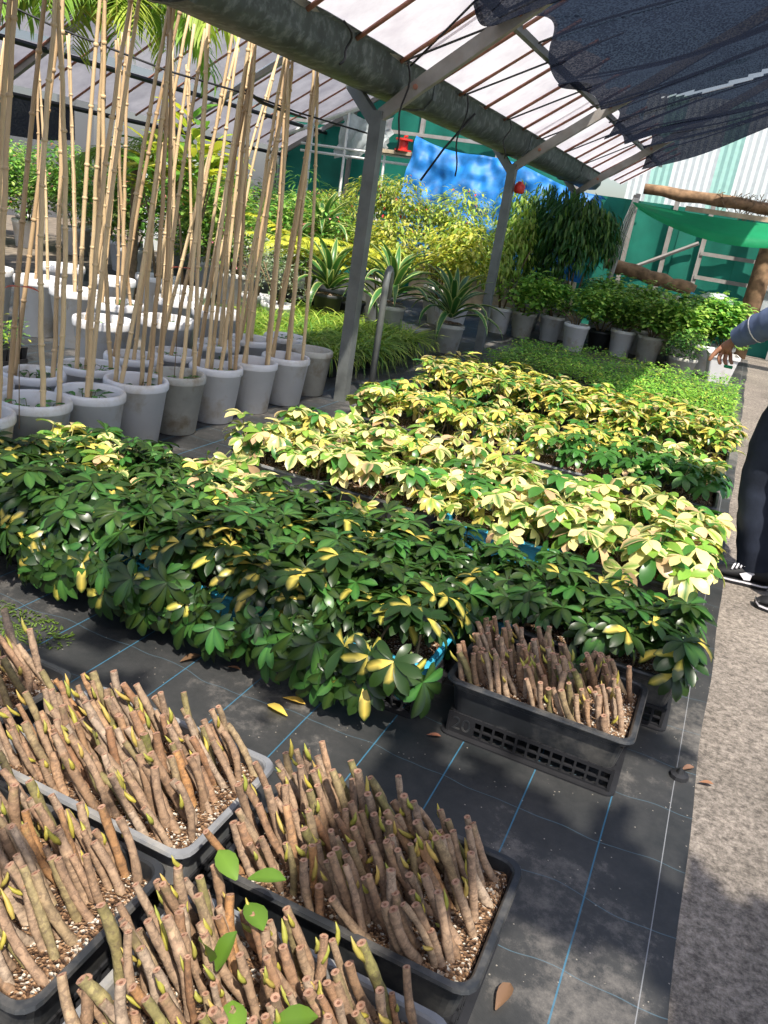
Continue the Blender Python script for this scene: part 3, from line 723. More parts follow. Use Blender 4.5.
b = MB(); b.loops([rrect(TL/2,TW/2,.02,0), rrect(TL/2,TW/2,.02,.03), rrect(TL/2-.01,TW/2-.01,.02,.03), rrect(TL/2-.01,TW/2-.01,.02,.006)], 0); FLAT = b.mesh('flat_tray', 'crate_black')
def seedling_tray(x, y, label, group, blue=False):
    t_ = thing('seedling_tray', label, 'tray', (x, y, .005), 0, group)
    if blue: ob('tray_shell', TRAY['blue_plastic'], t_)
    else: ob('flat_tray', FLAT, t_)
    ob('seedling_cells', CELLS, t_)
    o = ob('seedling_leaves', SEED[R.randrange(4)], t_, (0,0,.075), (0, 0, PI*R.randrange(2)), (1,1,rr(.9,1.2))); o['kind'] = 'stuff'
for j in range(6):
    for i in range(2):
        bl = j == 0 and i == 0
        seedling_tray(-.13-.60*i, 7.25+.43*j, 'blue tray of dense green seedlings at the front corner of the seedling bed' if bl else 'flat of dense green seedlings, %s row back, %s the path' % (ORD[j], ('beside','second from')[i]), None if bl else 'seedling flats along the path', bl)
for j in range(4):
    for i in range(2): seedling_tray(-1.36-.60*i, 8.16+.43*j, 'flat of seedlings in black cells, %s row back, %s column from the post' % (ORD[j], ORD[1-i]), 'seedling flats near the post')

seedling_tray(-5.0, 4.35, 'black flat of small seedlings among the rear cane pots', None)
# ================================================================== CANE POTS
def pot_mesh(rt, rb, h, mat, soil=True, n=28):
    b = MB(); k = h/.35
    b.loops([[(r_*math.cos(2*PI*i/n), r_*math.sin(2*PI*i/n), z) for i in range(n)] for r_, z in
             ((rb-.01,0),(rb,.006),(lerp(rb,rt,.86)-.004,h*.865),(rt-.002,h*.875),(rt,h*.89),(rt,h*.965),(rt-.006,h),(rt-.020,h),(rt-.026,h*.98),(rt-.040,h*.70),(rt-.045,h*.62))], 0, True, False)
    return b.mesh('pot', mat, True)
def disc_mesh(r0, seed, mat='potting_mix'):
    r = random.Random(seed); b = MB(); n = 20; rings = []
    for q in (1.0, .75, .5, .25): rings.append([(r0*q*math.cos(2*PI*i/n), r0*q*math.sin(2*PI*i/n), r.uniform(-.006,.006)+.01*(1-q)) for i in range(n)])
    b.loops(rings, 0, False, True); return b.mesh('soil', mat, True)
POT = {'white': pot_mesh(.175,.13,.36,'white_pot'), 'dull': pot_mesh(.175,.13,.36,'dull_pot'), 'big': pot_mesh(.24,.18,.42,'white_pot'),
       'tall': pot_mesh(.20,.14,.48,'white_pot'), 'grey': pot_mesh(.17,.12,.30,'dull_pot'), 'black': pot_mesh(.17,.13,.28,'hose_black')}
PH = {'tall': (.48,.16), 'white': (.36,.145), 'dull': (.36,.145), 'big': (.42,.195), 'grey': (.30,.13), 'black': (.28,.13)}
SOILD = disc_mesh(.143, 3); SOILB = disc_mesh(.205, 4)
def cane_mesh(seed):
    r = random.Random(seed); b = MB(); k = 16; pts = []; rads = []; bx, by = r.uniform(-.03,.03), r.uniform(-.03,.03)
    for i in range(k+1):
        t_ = i/k; pts.append((bx*math.sin(t_*PI)+.003*math.sin(i*2.2), by*math.sin(t_*PI), t_))
        rads.append(lerp(.0118,.0078,t_))
    b.tube(pts, rads, 7)
    for i in range(1, 9):
        z = i/9+r.uniform(-.02,.02); p = (bx*math.sin(z*PI), by*math.sin(z*PI))
        b.tube([(p[0],p[1],z-.004),(p[0],p[1],z),(p[0],p[1],z+.004)], [.010,.0155-.003*z,.010], 7)
    return b.mesh('cane', 'bamboo', True)
CANE = [cane_mesh(s) for s in range(6)]
def sprig_mesh(seed, n, cols, ln=(.04,.08), wd=.5, sp=.10, h=.08):
    r = random.Random(seed); b = MB()
    for i in range(n):
        a = r.uniform(0,6.28); q = sp*math.sqrt(r.random()); P = (q*math.cos(a), q*math.sin(a), r.uniform(0,h))
        b.tube([(P[0]*.6,P[1]*.6,-.01),P], .002, 3, 0, False, (.10,.13,.04))
        g = jit(r.choice(cols), r, .25); l = r.uniform(*ln); aa = a+r.uniform(-1,1)
        leaflet(b, P, (math.cos(aa), math.sin(aa), r.uniform(0,.7)), (0,0,1), l, l*wd, r.uniform(.3,1.2), lambda t_: (g, g), wprof=(.2,.9,1,.1))
    return b.mesh('sprouts', 'leaf_soft', True, True)
SPR = [sprig_mesh(s, 26, [(.06,.20,.03),(.10,.28,.05),(.03,.12,.02)]) for s in range(4)]
def cane_pot(x, y, kind, label, group, ncane=5, top=2.35, apex=(0,0), sprout=True, seed=0, spread=.125):
    r = random.Random(seed+33); h, rs = PH[kind]
    t_ = thing('cane_pot', label, 'plant pot', (x, y, .004), r.uniform(0,6.28) if kind == 'zz' else 0, group)
    ob('pot', POT[kind], t_, (0,0,0), (0,0,r.uniform(0,6)), (r.uniform(.97,1.03),)*2+(r.uniform(.97,1.03),))
    ob('soil', SOILD, t_, (0,0,h*.74))
    a0 = r.uniform(0,6.28)
    for i in range(ncane):
        a = a0+2*PI*i/ncane+r.uniform(-.3,.3)
        b0 = Vector((spread*math.cos(a), spread*math.sin(a), h*.70)); ln = top-h*.7+r.uniform(-.25,.12)
        b1 = Vector((apex[0]+r.uniform(-.03,.03), apex[1]+r.uniform(-.03,.03), h*.7+ln))
        d = b1-b0; q = d.to_track_quat('Z','Y').to_euler()
        ob('cane', CANE[r.randrange(6)], t_, tuple(b0), q, (1.15,1.15,d.length))
    if sprout: ob('sprouts', SPR[r.randrange(4)], t_, (r.uniform(-.04,.04), r.uniform(-.04,.04), h*.74), (0,0,r.uniform(0,6)), r.uniform(.8,1.2))
    return t_
row1 = [(-2.99,2.56,'white',4),(-3.0,2.92,'white',3),(-2.97,3.27,'white',2),(-3.0,3.66,'white',5),(-2.99,4.02,'dull',3),(-2.99,4.42,'white',6),(-2.98,4.84,'white',5),(-2.95,5.24,'white',5),(-2.98,5.68,'dull',0)]
for i, (x, y, kd, nc) in enumerate(row1):
    lb = 'weathered grey pot without canes beside the steel post' if nc == 0 else 'weathered grey pot with bamboo canes in the pot row beside the trays' if kd == 'dull' else 'whitish pot of bamboo canes beside the trays, %s from the steel post' % ORD[len(row1)-1-i]
    cane_pot(x, y, kd, lb, 'front row of cane pots' if kd == 'white' else None, nc, 2.30, (rr(.0,.10), rr(.0,.22) if i < 6 else rr(-.03,.06)), nc > 0 and i < 6, i)
row2 = [(-3.42,2.95,2),(-3.42,3.32,2),(-3.42,3.75,3),(-3.46,4.17,3),(-3.42,4.56,3),(-3.44,5.07,3),(-3.40,5.48,3),(-3.38,5.95,0)]
for i, (x, y, nc) in enumerate(row2):
    cane_pot(x, y, 'white', 'white pot of canes behind the front pot row, %s from the steel post' % ORD[len(row2)-1-i] if nc else 'white pot without canes behind the grey pot by the post', 'second row of cane pots' if nc else None, nc, 2.45, (rr(-.05,.16), rr(-.05,.3)), True, i+20)
row3 = [(-3.86,5.02,2),(-4.48,5.2,3),(-5.0,5.3,2),(-5.45,5.35,2),(-5.95,5.3,1),(-5.3,6.1,1),(-6.0,6.2,1),(-4.4,5.85,2),(-3.9,5.7,2),(-3.95,4.45,2),(-4.75,6.5,1)]
for i, (x, y, nc) in enumerate(row3):
    cane_pot(x, y, 'tall', 'tall sunlit white pot with %s in the rear block of pots' % ('a single thin cane' if nc == 1 else ('%s thin canes' % ('','','two','three')[nc])), 'sunlit pots of the rear block', nc, 2.4, (rr(-.1,.2), rr(-.1,.35)), True, i+50)
# black wire and strap tying the canes
b = MB(); b.tube([(-4.2,3.2,2.28),(-3.7,3.75,2.10),(-3.15,4.0,1.98),(-3.0,4.6,1.97),(-2.98,5.1,1.955),(-2.75,5.70,1.93)], .006, 5)
tag(ob('tie_wire', b.mesh('tie_wire', 'black_strap', True)), 'thin dark wire strung between the bamboo canes', 'wire')
b = MB(); b.tube([(-3.02,4.55,1.99),(-3.03,4.75,1.955),(-2.99,4.95,1.94),(-2.97,5.2,1.935)], [.014,.022,.018,.012], 6, ell=.5)
tag(ob('tie_strap', b.mesh('tie_strap', 'black_strap', True)), 'black rag strap knotted round the canes near the post', 'strap')
b = MB(); b.tube([(-2.55,5.95,.0),(-2.55,5.95,.93),(-2.55,5.96,1.0),(-2.555,6.0,1.03),(-2.56,6.04,1.0),(-2.56,6.05,.80)], .028, 8)
o = tag(ob('hose_pipe', b.mesh('hose_pipe', 'galvanised', True)), 'grey pipe with a bent top standing against the steel post', 'pipe')
# scattered red leaves on thin stalks among the canes
for x, y, z, h in ((-2.92,2.75,.92,.6),(-3.0,4.0,.98,.6)):
    t_ = thing('red_leaf_stalk', 'thin stalk topped by one red leaf among the canes', 'plant', (x, y, .27), 0, 'red-leaved stalks')
    b = MB(); b.tube([(0,0,0),(.01,0,z-.27)], .003, 4); ob('stalk', b.mesh('stalk', 'stem_brown'), t_)
    b = MB(); leaflet(b, (.01,0,z-.27), (.6,.7,.1), (0,0,1), .085, .05, .5, lambda t_: ((.55,.13,.07), (.6,.18,.1)))
    ob('leaf', b.mesh('leaf', 'leaf_soft', True, True), t_)
    b = MB(); leaflet(b, (.01,0,z-.27), (-.6,-.7,.1), (0,0,1), .06, .045, .5, lambda t_: ((.55,.13,.07), (.6,.18,.1)))
    ob('leaf', b.mesh('leaf', 'leaf_soft', True, True), t_)

# ================================================================== BACKGROUND PLANTS
def bush_mesh(seed, rx, rz, n, ln, wd, cols, droop=.6, hollow=.35, wprof=(.15,.9,1,.08), flower=None, up=.3):
    r = random.Random(seed); b = MB()
    lobes = [(r.uniform(-.5,.5)*rx, r.uniform(-.5,.5)*rx, r.uniform(-.5,.6)*rz, r.uniform(.45,.7)) for _ in range(7)]
    for i in range(n):
        lx, ly, lz, lr = r.choice(lobes)
        a = r.uniform(0,6.28); u = r.uniform(-.7,1); q = lr*(hollow+(1-hollow)*r.random()**.5); s_ = math.sqrt(1-u*u)
        P = Vector((lx+rx*q*s_*math.cos(a), ly+rx*q*s_*math.sin(a), lz+rz*q*u))
        g = jit(r.choice(cols), r, .28); l = ln*r.uniform(.7,1.25); aa = a+r.uniform(-.9,.9)
        if flower and r.random() < .03: g = flower; l *= .8
        leaflet(b, P, (math.cos(aa), math.sin(aa), up+r.uniform(-.5,.5)), (0,0,1), l, l*wd, droop*r.uniform(.5,1.5), lambda t_: (g, tuple(x*1.1 for x in g)), wprof=wprof)
    return b.mesh('foliage', 'leaf_soft', True, True)
def trunk_mesh(seed, h, n=4, sp=.25, rad=.014, mat='stem_brown'):
    r = random.Random(seed); b = MB()
    for i in range(n):
        a = r.uniform(0,6.28); b.tube([(.02*math.cos(a),.02*math.sin(a),0),(sp*.4*math.cos(a),sp*.4*math.sin(a),h*.5),(sp*math.cos(a),sp*math.sin(a),h)], [rad,rad*.8,rad*.4], 5)
    return b.mesh('stems', mat, True)
def potted(name, label, cat, x, y, kind, fol, fz, group=None, stem=True, scale=1.0, rz=0, sh=.5):
    t_ = thing(name, label, cat, (x, y, .0), rz, group)
    h = 0
    if kind:
        h, rs = PH[kind]; ob('pot', POT[kind], t_); ob('soil', SOILB if kind == 'big' else SOILD, t_, (0,0,h*.78), (0,0,0), 1 if kind in ('big','white','dull') else .9)
    if stem: ob('stems', trunk_mesh(int(abs(x*100)), sh), t_, (0,0,h*.75))
    f = ob('foliage', fol, t_, (0,0,fz), (0,0,rz*1.3), scale); f['kind'] = 'stuff'
    return t_
G1c = [(.04,.13,.02),(.07,.20,.03),(.02,.08,.015)]; YGc = [(.30,.38,.05),(.42,.46,.06),(.18,.30,.04)]; YLc = [(.48,.46,.06),(.34,.40,.06),(.56,.54,.15),(.20,.30,.04)]; DKc = [(.02,.075,.015),(.035,.11,.02),(.09,.17,.03)]
LEFTc = [(.13,.30,.05),(.22,.38,.07),(.07,.18,.03),(.32,.40,.11)]
# hedge of potted shrubs far left
HB = [bush_mesh(s+300, .78, .62, 2000, .09, .45, LEFTc, flower=(.75,.25,.30)) for s in range(3)]
hp = [(-11.3,9.6),(-10.6,10.2),(-9.9,10.5),(-9.1,10.3),(-8.4,9.9),(-7.75,9.3),(-10.4,11.4),(-8.6,11.4),(-7.4,10.4),(-9.4,12.6),(-7.9,12.4),(-6.7,9.6),(-6.3,11.0),(-5.85,8.9),(-11.6,11.2),(-5.6,10.2),(-6.9,12.9)]
for i, (x, y) in enumerate(hp):
    potted('potted_shrub', 'leafy flowering shrub in a big white pot beyond the cane pots', 'shrub', x, y, 'big', HB[i % 3], .95, 'white-potted shrubs beyond the canes', rz=i*1.1, scale=rr(.9,1.15))
# yellow cycad-like fern, silvery shrub, black pots
def frond_mesh(seed, L_, nl, wl, col, droop=1.1, ang=.6, lw=.012, vein=(.3,.34,.06)):
    r = random.Random(seed); b = MB(); pts = []; p = Vector((0,0,0)); a = ang
    for i in range(13):
        pts.append(p.copy()); a = ang-droop*(i/12)**1.3; p = p+Vector((math.cos(a),0,math.sin(a)))*(L_/12)
    b.tube(pts, [lerp(.008,.002,i/12) for i in range(13)], 4, 0, False, vein)
    for i in range(nl):
        t_ = .14+.84*i/(nl-1); k = min(11, int(t_*12)); q = pts[k].lerp(pts[k+1], t_*12-k); d = (pts[k+1]-pts[k]).normalized()
        ll = wl*math.sin(min(1,t_*1.25+.15)*PI*.82)*r.uniform(.9,1.1)+.02
        for s_ in (-1,1):
            g = jit(col, r, .2); dv = d*.55+Vector((0,s_*.8,.12))
            leaflet(b, q, dv, (0,0,1), ll, lw, r.uniform(.5,1.1), lambda t_: (g, g), wprof=(.5,1,.8,.08))
    return b.mesh('frond', 'leaf_soft', True, True)
FERN = [frond_mesh(s, .75, 22, .13, (.46,.48,.05), .9, .55, .035) for s in range(3)]
for i, (x, y, z) in enumerate(((-4.75,8.75,.75),(-5.1,9.0,.85),(-4.35,9.1,.75))):
    t_ = thing('yellow_fern', 'bright yellow-green fern in a black pot behind the canes', 'fern', (x, y, 0), 0, 'yellow ferns')
    ob('pot', POT['black'], t_, (0,0,.0), (0,0,0), 1.25); ob('soil', SOILD, t_, (0,0,.27)); b = MB(); b.tube([(0,0,.25),(0,0,z)], .03, 6); ob('stem', b.mesh('stem','stem_brown'), t_)
    for q in range(11): ob('frond', FERN[q % 3], t_, (0,0,z), (0, rr(-.25,.25), 2*PI*q/11+rr(-.2,.2)), rr(.8,1.1))
SV = bush_mesh(410, .38, .32, 700, .05, .3, [(.30,.36,.26),(.40,.44,.34),(.18,.26,.14)])
potted('silver_shrub', 'fine silvery grey shrub in a white pot behind the canes', 'shrub', -4.9, 7.9, 'white', SV, .72)
potted('silver_shrub', 'fine silvery grey shrub in a white pot below the yellow fern', 'shrub', -4.45, 7.6, 'white', SV, .62, scale=.85, rz=2)
# grassy bed
def grass_mesh(seed, n, ln, cols):
    r = random.Random(seed); b = MB()
    for i in range(n):
        a = r.uniform(0,6.28); q = .09*math.sqrt(r.random()); g = jit(r.choice(cols), r, .2); l = ln*r.uniform(.6,1.15)
        leaflet(b, (q*math.cos(a), q*math.sin(a), 0), (math.cos(a), math.sin(a), r.uniform(.9,2.2)), (-math.cos(a),-math.sin(a),1), l, .013, r.uniform(.9,2.2), lambda t_: (g, g), wprof=(.8,1,1,.8,.1))
    return b.mesh('blades', 'leaf_soft', True, True)
GR = [grass_mesh(s, 150, .42, [(.26,.38,.05),(.36,.44,.08),(.14,.27,.04)]) for s in range(4)]
SMALLPOT = pot_mesh(.11,.085,.17,'hose_black')
for j in range(8):
    for i in range(6):
        x = -3.2-.27*i+rr(-.04,.04); y = 6.4+.27*j+rr(-.04,.04)
        if abs(x+2.69) < .2: continue
        t_ = thing('potted_grass', 'bright green grassy plant in a small black pot behind the steel post', 'plant', (x, y, .004), 0, 'grassy plants behind the steel post')
        ob('pot', SMALLPOT, t_); g = ob('blades', GR[R.randrange(4)], t_, (0,0,.15), (0,0,rr(0,6)), rr(.8,1.1)); g['kind'] = 'stuff'
# variegated agave-like rosettes: every leaf its own part
def strap_mesh(seed, L_, wd, droop):
    r = random.Random(seed); b = MB(); g = jit((.045,.13,.03), r); e = jit((.50,.52,.20), r)
    n = 9; pos = Vector((.03,0,0)); vs = []; cl = []; fs = []
    for k in range(n):
        t_ = k/(n-1); a = .35-droop*t_**1.6
        if k: pos = pos+Vector((math.cos(a),0,math.sin(a)))*(L_/(n-1))
        w_ = wd*.5*(.75+.5*math.sin(t_*PI))*(1-t_**4)+.001; nz = Vector((-math.sin(a),0,math.cos(a)))
        for s_, cc in ((-1,e),(-.62,g),(0,g),(.62,g),(1,e)):
            vs.append(tuple(pos+Vector((0,s_*w_,0))+nz*abs(s_)*w_*.45)); cl.append(cc)
    for k in range(n-1):
        for i in range(4): a = 5*k+i; fs.append((a,a+1,a+6,a+5))
    b.add(vs, fs, 0, cl); return b.mesh('leaf', 'leaf', True, True)
STRAP = [strap_mesh(s, .50+.05*(s % 3), .055, dr) for s, dr in enumerate((.9,1.3,1.8,2.3,1.5,1.1))]
def rosette(x, y, pz, label, pot, sc_=1.0, n=30):
    t_ = thing('variegated_agave', label, 'plant', (x, y, .0), 0)
    if pot: h, _ = PH[pot]; ob('pot', POT[pot], t_, (0,0,pz-h*sc_), (0,0,0), 1)
    ob('soil', SOILD, t_, (0,0,pz-.06), (0,0,0), .95)
    for i in range(n):
        a = i*2.39996; el = lerp(.15, 1.25, i/n)
        ob('leaf', STRAP[R.randrange(6) if i < n*.6 else (0,5,1)[i % 3]], t_, (0,0,pz-.02+.10*i/n), (rr(-.1,.1), -el*.9, a), sc_*lerp(1.05,.9,i/n))
rosette(-3.0, 9.0, .40, 'cream-edged agave arching from a pale pot in front of the thin post', 'dull', 1.2)
rosette(-3.65, 8.75, .52, 'cream-edged agave standing between the two steel posts', 'dull', 1.25)
rosette(-4.25, 8.35, .52, 'cream-edged agave half hidden behind the thick steel post', 'black', 1.2)
rosette(-5.4, 10.2, .98, 'dark strap-leaved plant with pinkish tips under the green wall', 'black', 1.2, 22)
# feathery and yellow shrubs in front of the tarps
FE = [bush_mesh(s+500, .88, .74, 4200, .095, .30, YGc+[(.34,.36,.12)], droop=1.0, flower=(.6,.05,.06)) for s in range(2)]
potted('feathery_shrub', 'large feathery yellow-green shrub below the red reel', 'shrub', -5.35, 11.9, 'big', FE[0], 1.15, sh=.8)
potted('feathery_shrub', 'large feathery yellow-green shrub in front of the blue tarp', 'shrub', -4.35, 12.2, 'big', FE[1], 1.28, sh=.8, rz=1)
potted('feathery_shrub', 'loose light green shrub in front of the green back wall', 'shrub', -6.7, 12.6, 'big', FE[0], .98, sh=.6, rz=3, scale=.8)
VY = [bush_mesh(s+520, .48, .42, 1100, .10, .38, YLc, droop=.9) for s in range(2)]
potted('golden_shrub', 'golden-leaved shrub beside the thin steel post', 'shrub', -3.5, 10.6, 'white', VY[0], .95, scale=1.05)
potted('golden_shrub', 'golden-leaved shrub left of the first, above the agaves', 'shrub', -4.55, 10.4, 'white', VY[1], .92, rz=2)
potted('golden_shrub', 'low golden-leaved shrub under the feathery shrub', 'shrub', -3.95, 11.2, 'white', VY[1], .85, rz=4)
potted('willowy_shrub', 'light green willowy shrub hanging beside the thin post', 'shrub', -3.15, 11.6, 'white', bush_mesh(533, .42, .75, 1500, .12, .22, [(.22,.36,.05),(.34,.42,.08)], droop=1.6, up=-.1), 1.25, sh=.9)
# tall dark drooping clumps
DB = [bush_mesh(s+550, .62, .88, 2600, .17, .17, DKc, droop=1.5, up=-.15, wprof=(.3,1,.8,.05)) for s in range(2)]
potted('tall_dark_shrub', 'tall dark shrub with long drooping leaves under the gutter end', 'shrub', -2.35, 12.35, 'big', DB[0], 1.28, sh=1.2)
potted('tall_dark_shrub', 'tall dark drooping shrub in front of the hanging blue tarp', 'shrub', -3.05, 12.7, 'big', DB[1], 1.2, sh=1.2, rz=1.5)
# row of pale pots with bushy plants at the end of the bed
RB = [bush_mesh(s+600, .46, .34, 950, .09, .58, [(.15,.34,.06),(.24,.44,.08),(.34,.50,.10),(.08,.22,.04)]) for s in range(3)]
pr = [(-2.8,11.6,'dull'),(-2.45,11.85,'white'),(-2.0,11.35,'white'),(-1.75,11.9,'black'),(-1.43,11.75,'white'),(-1.05,11.65,'dull'),(-.62,11.55,'grey')]
for i, (x, y, kd) in enumerate(pr):
    potted('potted_bush', 'light green bushy plant behind the seedlings, %s pot from the white planter' % ORD[6-i], 'plant', x, y, kd, RB[i % 3], .60, 'potted bushes behind the seedlings', rz=i*1.7, scale=rr(.75,1.0), sh=.25)
for i, (x, y) in enumerate(((-1.3,12.4),(-.7,12.3),(-.15,12.2),(-1.9,12.6),(-.35,11.9))):
    potted('potted_bush', 'broad light green bush against the green wall, %s' % ('below the log','beside the blue bottle','behind the white planter','below the pale pole','under the clear plastic bag')[i], 'plant', x, y, 'white', RB[(i+1) % 3], .66, 'bushes against the green wall', rz=i, scale=1.05, sh=.25)
t_ = thing('square_planter', 'white square-sided planter at the path end of the pot row', 'plant pot', (-.10,11.25,.004), .15)
b = MB(); b.loops([rrect(q,q,.03,z) for q, z in ((.13,0),(.175,.30),(.19,.31),(.19,.35),(.175,.35),(.16,.22))], 0, True, False); ob('pot', b.mesh('pot','white_pot'), t_)
b = MB(); b.loops([rrect(.165,.165,.03,.24)], 0, False, True); ob('soil', b.mesh('soil','potting_mix'), t_)
DM = bush_mesh(640, .26, .17, 700, .045, .5, DKc)
potted('mounded_shrub', 'small dark green mounded shrub before the planter', 'shrub', -.52, 10.55, 'grey', DM, .42, stem=False)
# palms
PAL = [frond_mesh(s+20, 1.25, 32, .48, (.20,.34,.05) if s else (.34,.42,.07), 2.3, .95, .030, (.45,.42,.08)) for s in range(3)]
def palm(x, y, h, label, n, sc_, tilt=0.0, trunk=.05):
    t_ = thing('palm', label, 'palm', (x, y, 0), 0)
    b = MB(); k = 22; b.tube([(0,0,h*i/k) for i in range(k+1)], [trunk*(1.1 if i % 2 else .9)*lerp(1.15,.85,i/k) for i in range(k+1)], 8)
    ob('trunk', b.mesh('trunk', 'stem_brown', True), t_)
    for q in range(n): ob('frond', PAL[q % 3], t_, (0,0,h), (rr(-.15,.15), rr(-.35,.25)+tilt, 2.4*q+rr(-.2,.2)), sc_*rr(.85,1.1))
palm(-6.2, 6.9, 2.6, 'tall palm with long drooping leaflets rising among the canes', 22, 1.15, 0.0, .032)
palm(-6.35, 7.6, 1.45, 'shorter yellowish palm beneath the tall one', 8, .75, .2)
HEL = bush_mesh(660, .35, .45, 70, .38, .33, [(.30,.38,.05),(.10,.24,.03),(.45,.46,.07)], droop=.9, up=.8, wprof=(.2,.8,1,.8,.1))
potted('broadleaf_plant', 'broad-leaved yellow-green plant behind the cane tops', 'plant', -5.1, 6.9, 'big', HEL, 1.62, sh=1.3)
potted('broadleaf_plant', 'broad-leaved plant by the short palm', 'plant', -5.75, 7.3, 'big', HEL, 1.45, sh=1.2, rz=2, scale=.9)
potted('climbing_greenery', 'dark palm-like clump below the green wall edge', 'plant', -6.2, 11.0, 'big', bush_mesh(671, .6, .5, 700, .22, .10, [(.06,.18,.03),(.12,.26,.05)], droop=.9, up=.6), 1.15, sh=.8)

# ================================================================== BACK SHELF, TARPS, LOGS
t_ = thing('pipe_shelf', 'white pipe shelf frame along the green back wall', 'shelf', (0, 14.3, 0))
for z, x0, x1 in ((2.28,-8.2,-5.4),(2.16,-8.2,-5.4),(.55,-6.4,-4.2),(.80,-6.4,-4.2),(1.05,-6.4,-4.2)):
    b = MB(); b.tube([(x0,0,z),(x1,0,z)], .025, 6); ob('rail', b.mesh('rail', 'white_pipe'), t_)
for x in (-8.0,-7.3,-6.5,-5.5,-4.3):
    b = MB(); b.tube([(x,.0,0),(x,.0,2.9 if x < -7 else 2.3)], .025, 6); ob('upright', b.mesh('upright', 'white_pipe'), t_)
b = MB(); b.tube([(-8.9,0,2.25),(-6.9,0,3.05)], .04, 6); ob('rafter', b.mesh('rafter', 'white_pipe'), t_)
b = MB(); b.box(-6.55,-5.4,-.12,.14,2.30,2.36); ob('plank', b.mesh('plank', 'wood_plank'), t_)
t_ = thing('hose_reel', 'small red reel lying on the shelf plank', 'reel', (-6.15, 14.25, 2.36))
b = MB(); b.lathe([(.0,0),(.15,0),(.15,.03),(.08,.035),(.08,.17),(.15,.175),(.15,.205),(0,.205)], 20); ob('drum', b.mesh('drum', 'red_plastic'), t_)
b = MB(); b.tube([(.0,0,.2),(.0,0,.24),(.06,0,.25)], .018, 6); ob('handle', b.mesh('handle', 'red_plastic'), t_)
b = MB(); b.lathe([(.0,0),(.07,0),(.095,.03),(.10,.12),(.075,.16),(.045,.18),(.045,.20),(0,.20)], 16)
tag(ob('red_float', b.mesh('red_float', 'red_plastic', True), None, (-2.60, 9.36, 1.80), (0,0,0), .62), 'small red plastic float hung behind the thin steel post', 'float')
b = MB(); rings = []
for i in range(15):
    u = i/14; rings.append([(lerp(-7.5,-6.5,u)+.05*math.sin(j*2+i), 14.4+.10*math.sin(i*1.3+j), lerp(2.85,2.35,j/6)-.25*(1-u)*(j/6)+.04*math.sin(i*1.9)) for j in range(7)])
b.loops(rings, 0, False, False, closed=False); tag(ob('plastic_sheet', b.mesh('plastic_sheet', 'clear_sheet', True)), 'crumpled clear plastic sheet draped over the pipe shelf', 'sheet')
b = MB(); rings = []
for i in range(91):
    u = i/90; x = lerp(-5.85,-2.55,u); row = []
    zt = lerp(2.62,2.12,u)-.06*math.sin(u*9)
    for j in range(37):
        v = j/36; z = lerp(zt, .75, v)
        y = 14.0-.28*math.sin(min(1,v*1.6)*PI*.5)+.05*math.sin(x*7+v*3)+.13*abs(mnoise.noise(Vector((x*2.2+v*1.5, v*4.0, .7))))+.09*mnoise.noise(Vector((x*6, v*8, 2.2)))
        row.append((x+.03*math.sin(v*8), y, z))
    rings.append([(x, 14.6, zt-.03)]+row)
b.loops(rings, 0, False, False, closed=False); tag(ob('blue_tarp', b.mesh('blue_tarp', 'blue_tarp', True)), 'wrinkled bright blue tarp draped over stored goods at the back', 'tarp')
b = MB(); b.box(-5.6,-2.8,14.1,14.9,0,2.05); tag(ob('stored_crate_stack', b.mesh('stored_crate_stack', 'wood_plank')), 'stored goods hidden beneath the blue tarp', 'storage')
def log(name, pts, rad, label):
    b = MB(); r = random.Random(len(pts)*7); n = 12; out = []
    pts2 = [Vector(pts[0]).lerp(Vector(pts[1]), i/12)+Vector((0, r.uniform(-.02,.02), r.uniform(-.02,.02))) for i in range(13)]
    b.tube(pts2, [rad*r.uniform(.88,1.12) for _ in range(13)], n); return tag(ob(name, b.mesh(name, 'wood_log', True)), label, 'log')
log('log', ((-2.25,13.9,1.12),(-.80,13.9,.93)), .10, 'dark rough log lying across the green wall frame')
log('log', ((-1.95,14.2,2.28),(1.5,14.2,2.22)), .085, 'pale rough log laid along the top of the green wall')
b = MB(); b.box(-1.25,1.4,13.98,14.03,2.05,2.12); tag(ob('timber_batten', b.mesh('timber_batten', 'wood_plank')), 'pale timber batten fixed under the upper log', 'batten')
t_ = thing('tree_trunk', 'ragged tree trunk with dry vines above the green wall', 'tree', (.05,14.6,0))
b = MB(); b.tube([(0,0,0),(.02,0,1.5),(.06,0,2.6),(.02,.0,4.2)], [.16,.15,.13,.12], 10); ob('trunk', b.mesh('trunk','wood_log',True), t_)
b = MB(); r_ = random.Random(5)
for i in range(70):
    x = r_.uniform(-.9,.5); p = [(x, -.45+r_.uniform(-.05,.1), 2.35+r_.uniform(-.05,.1))]
    for k in range(4): p.append((p[-1][0]+r_.uniform(-.10,.10), p[-1][1]+r_.uniform(-.04,.04), p[-1][2]-r_.uniform(.0,.13)))
    b.tube(p, .006, 3)
o = ob('dry_vines', b.mesh('dry_vines','stem_brown'), t_); o['kind'] = 'stuff'
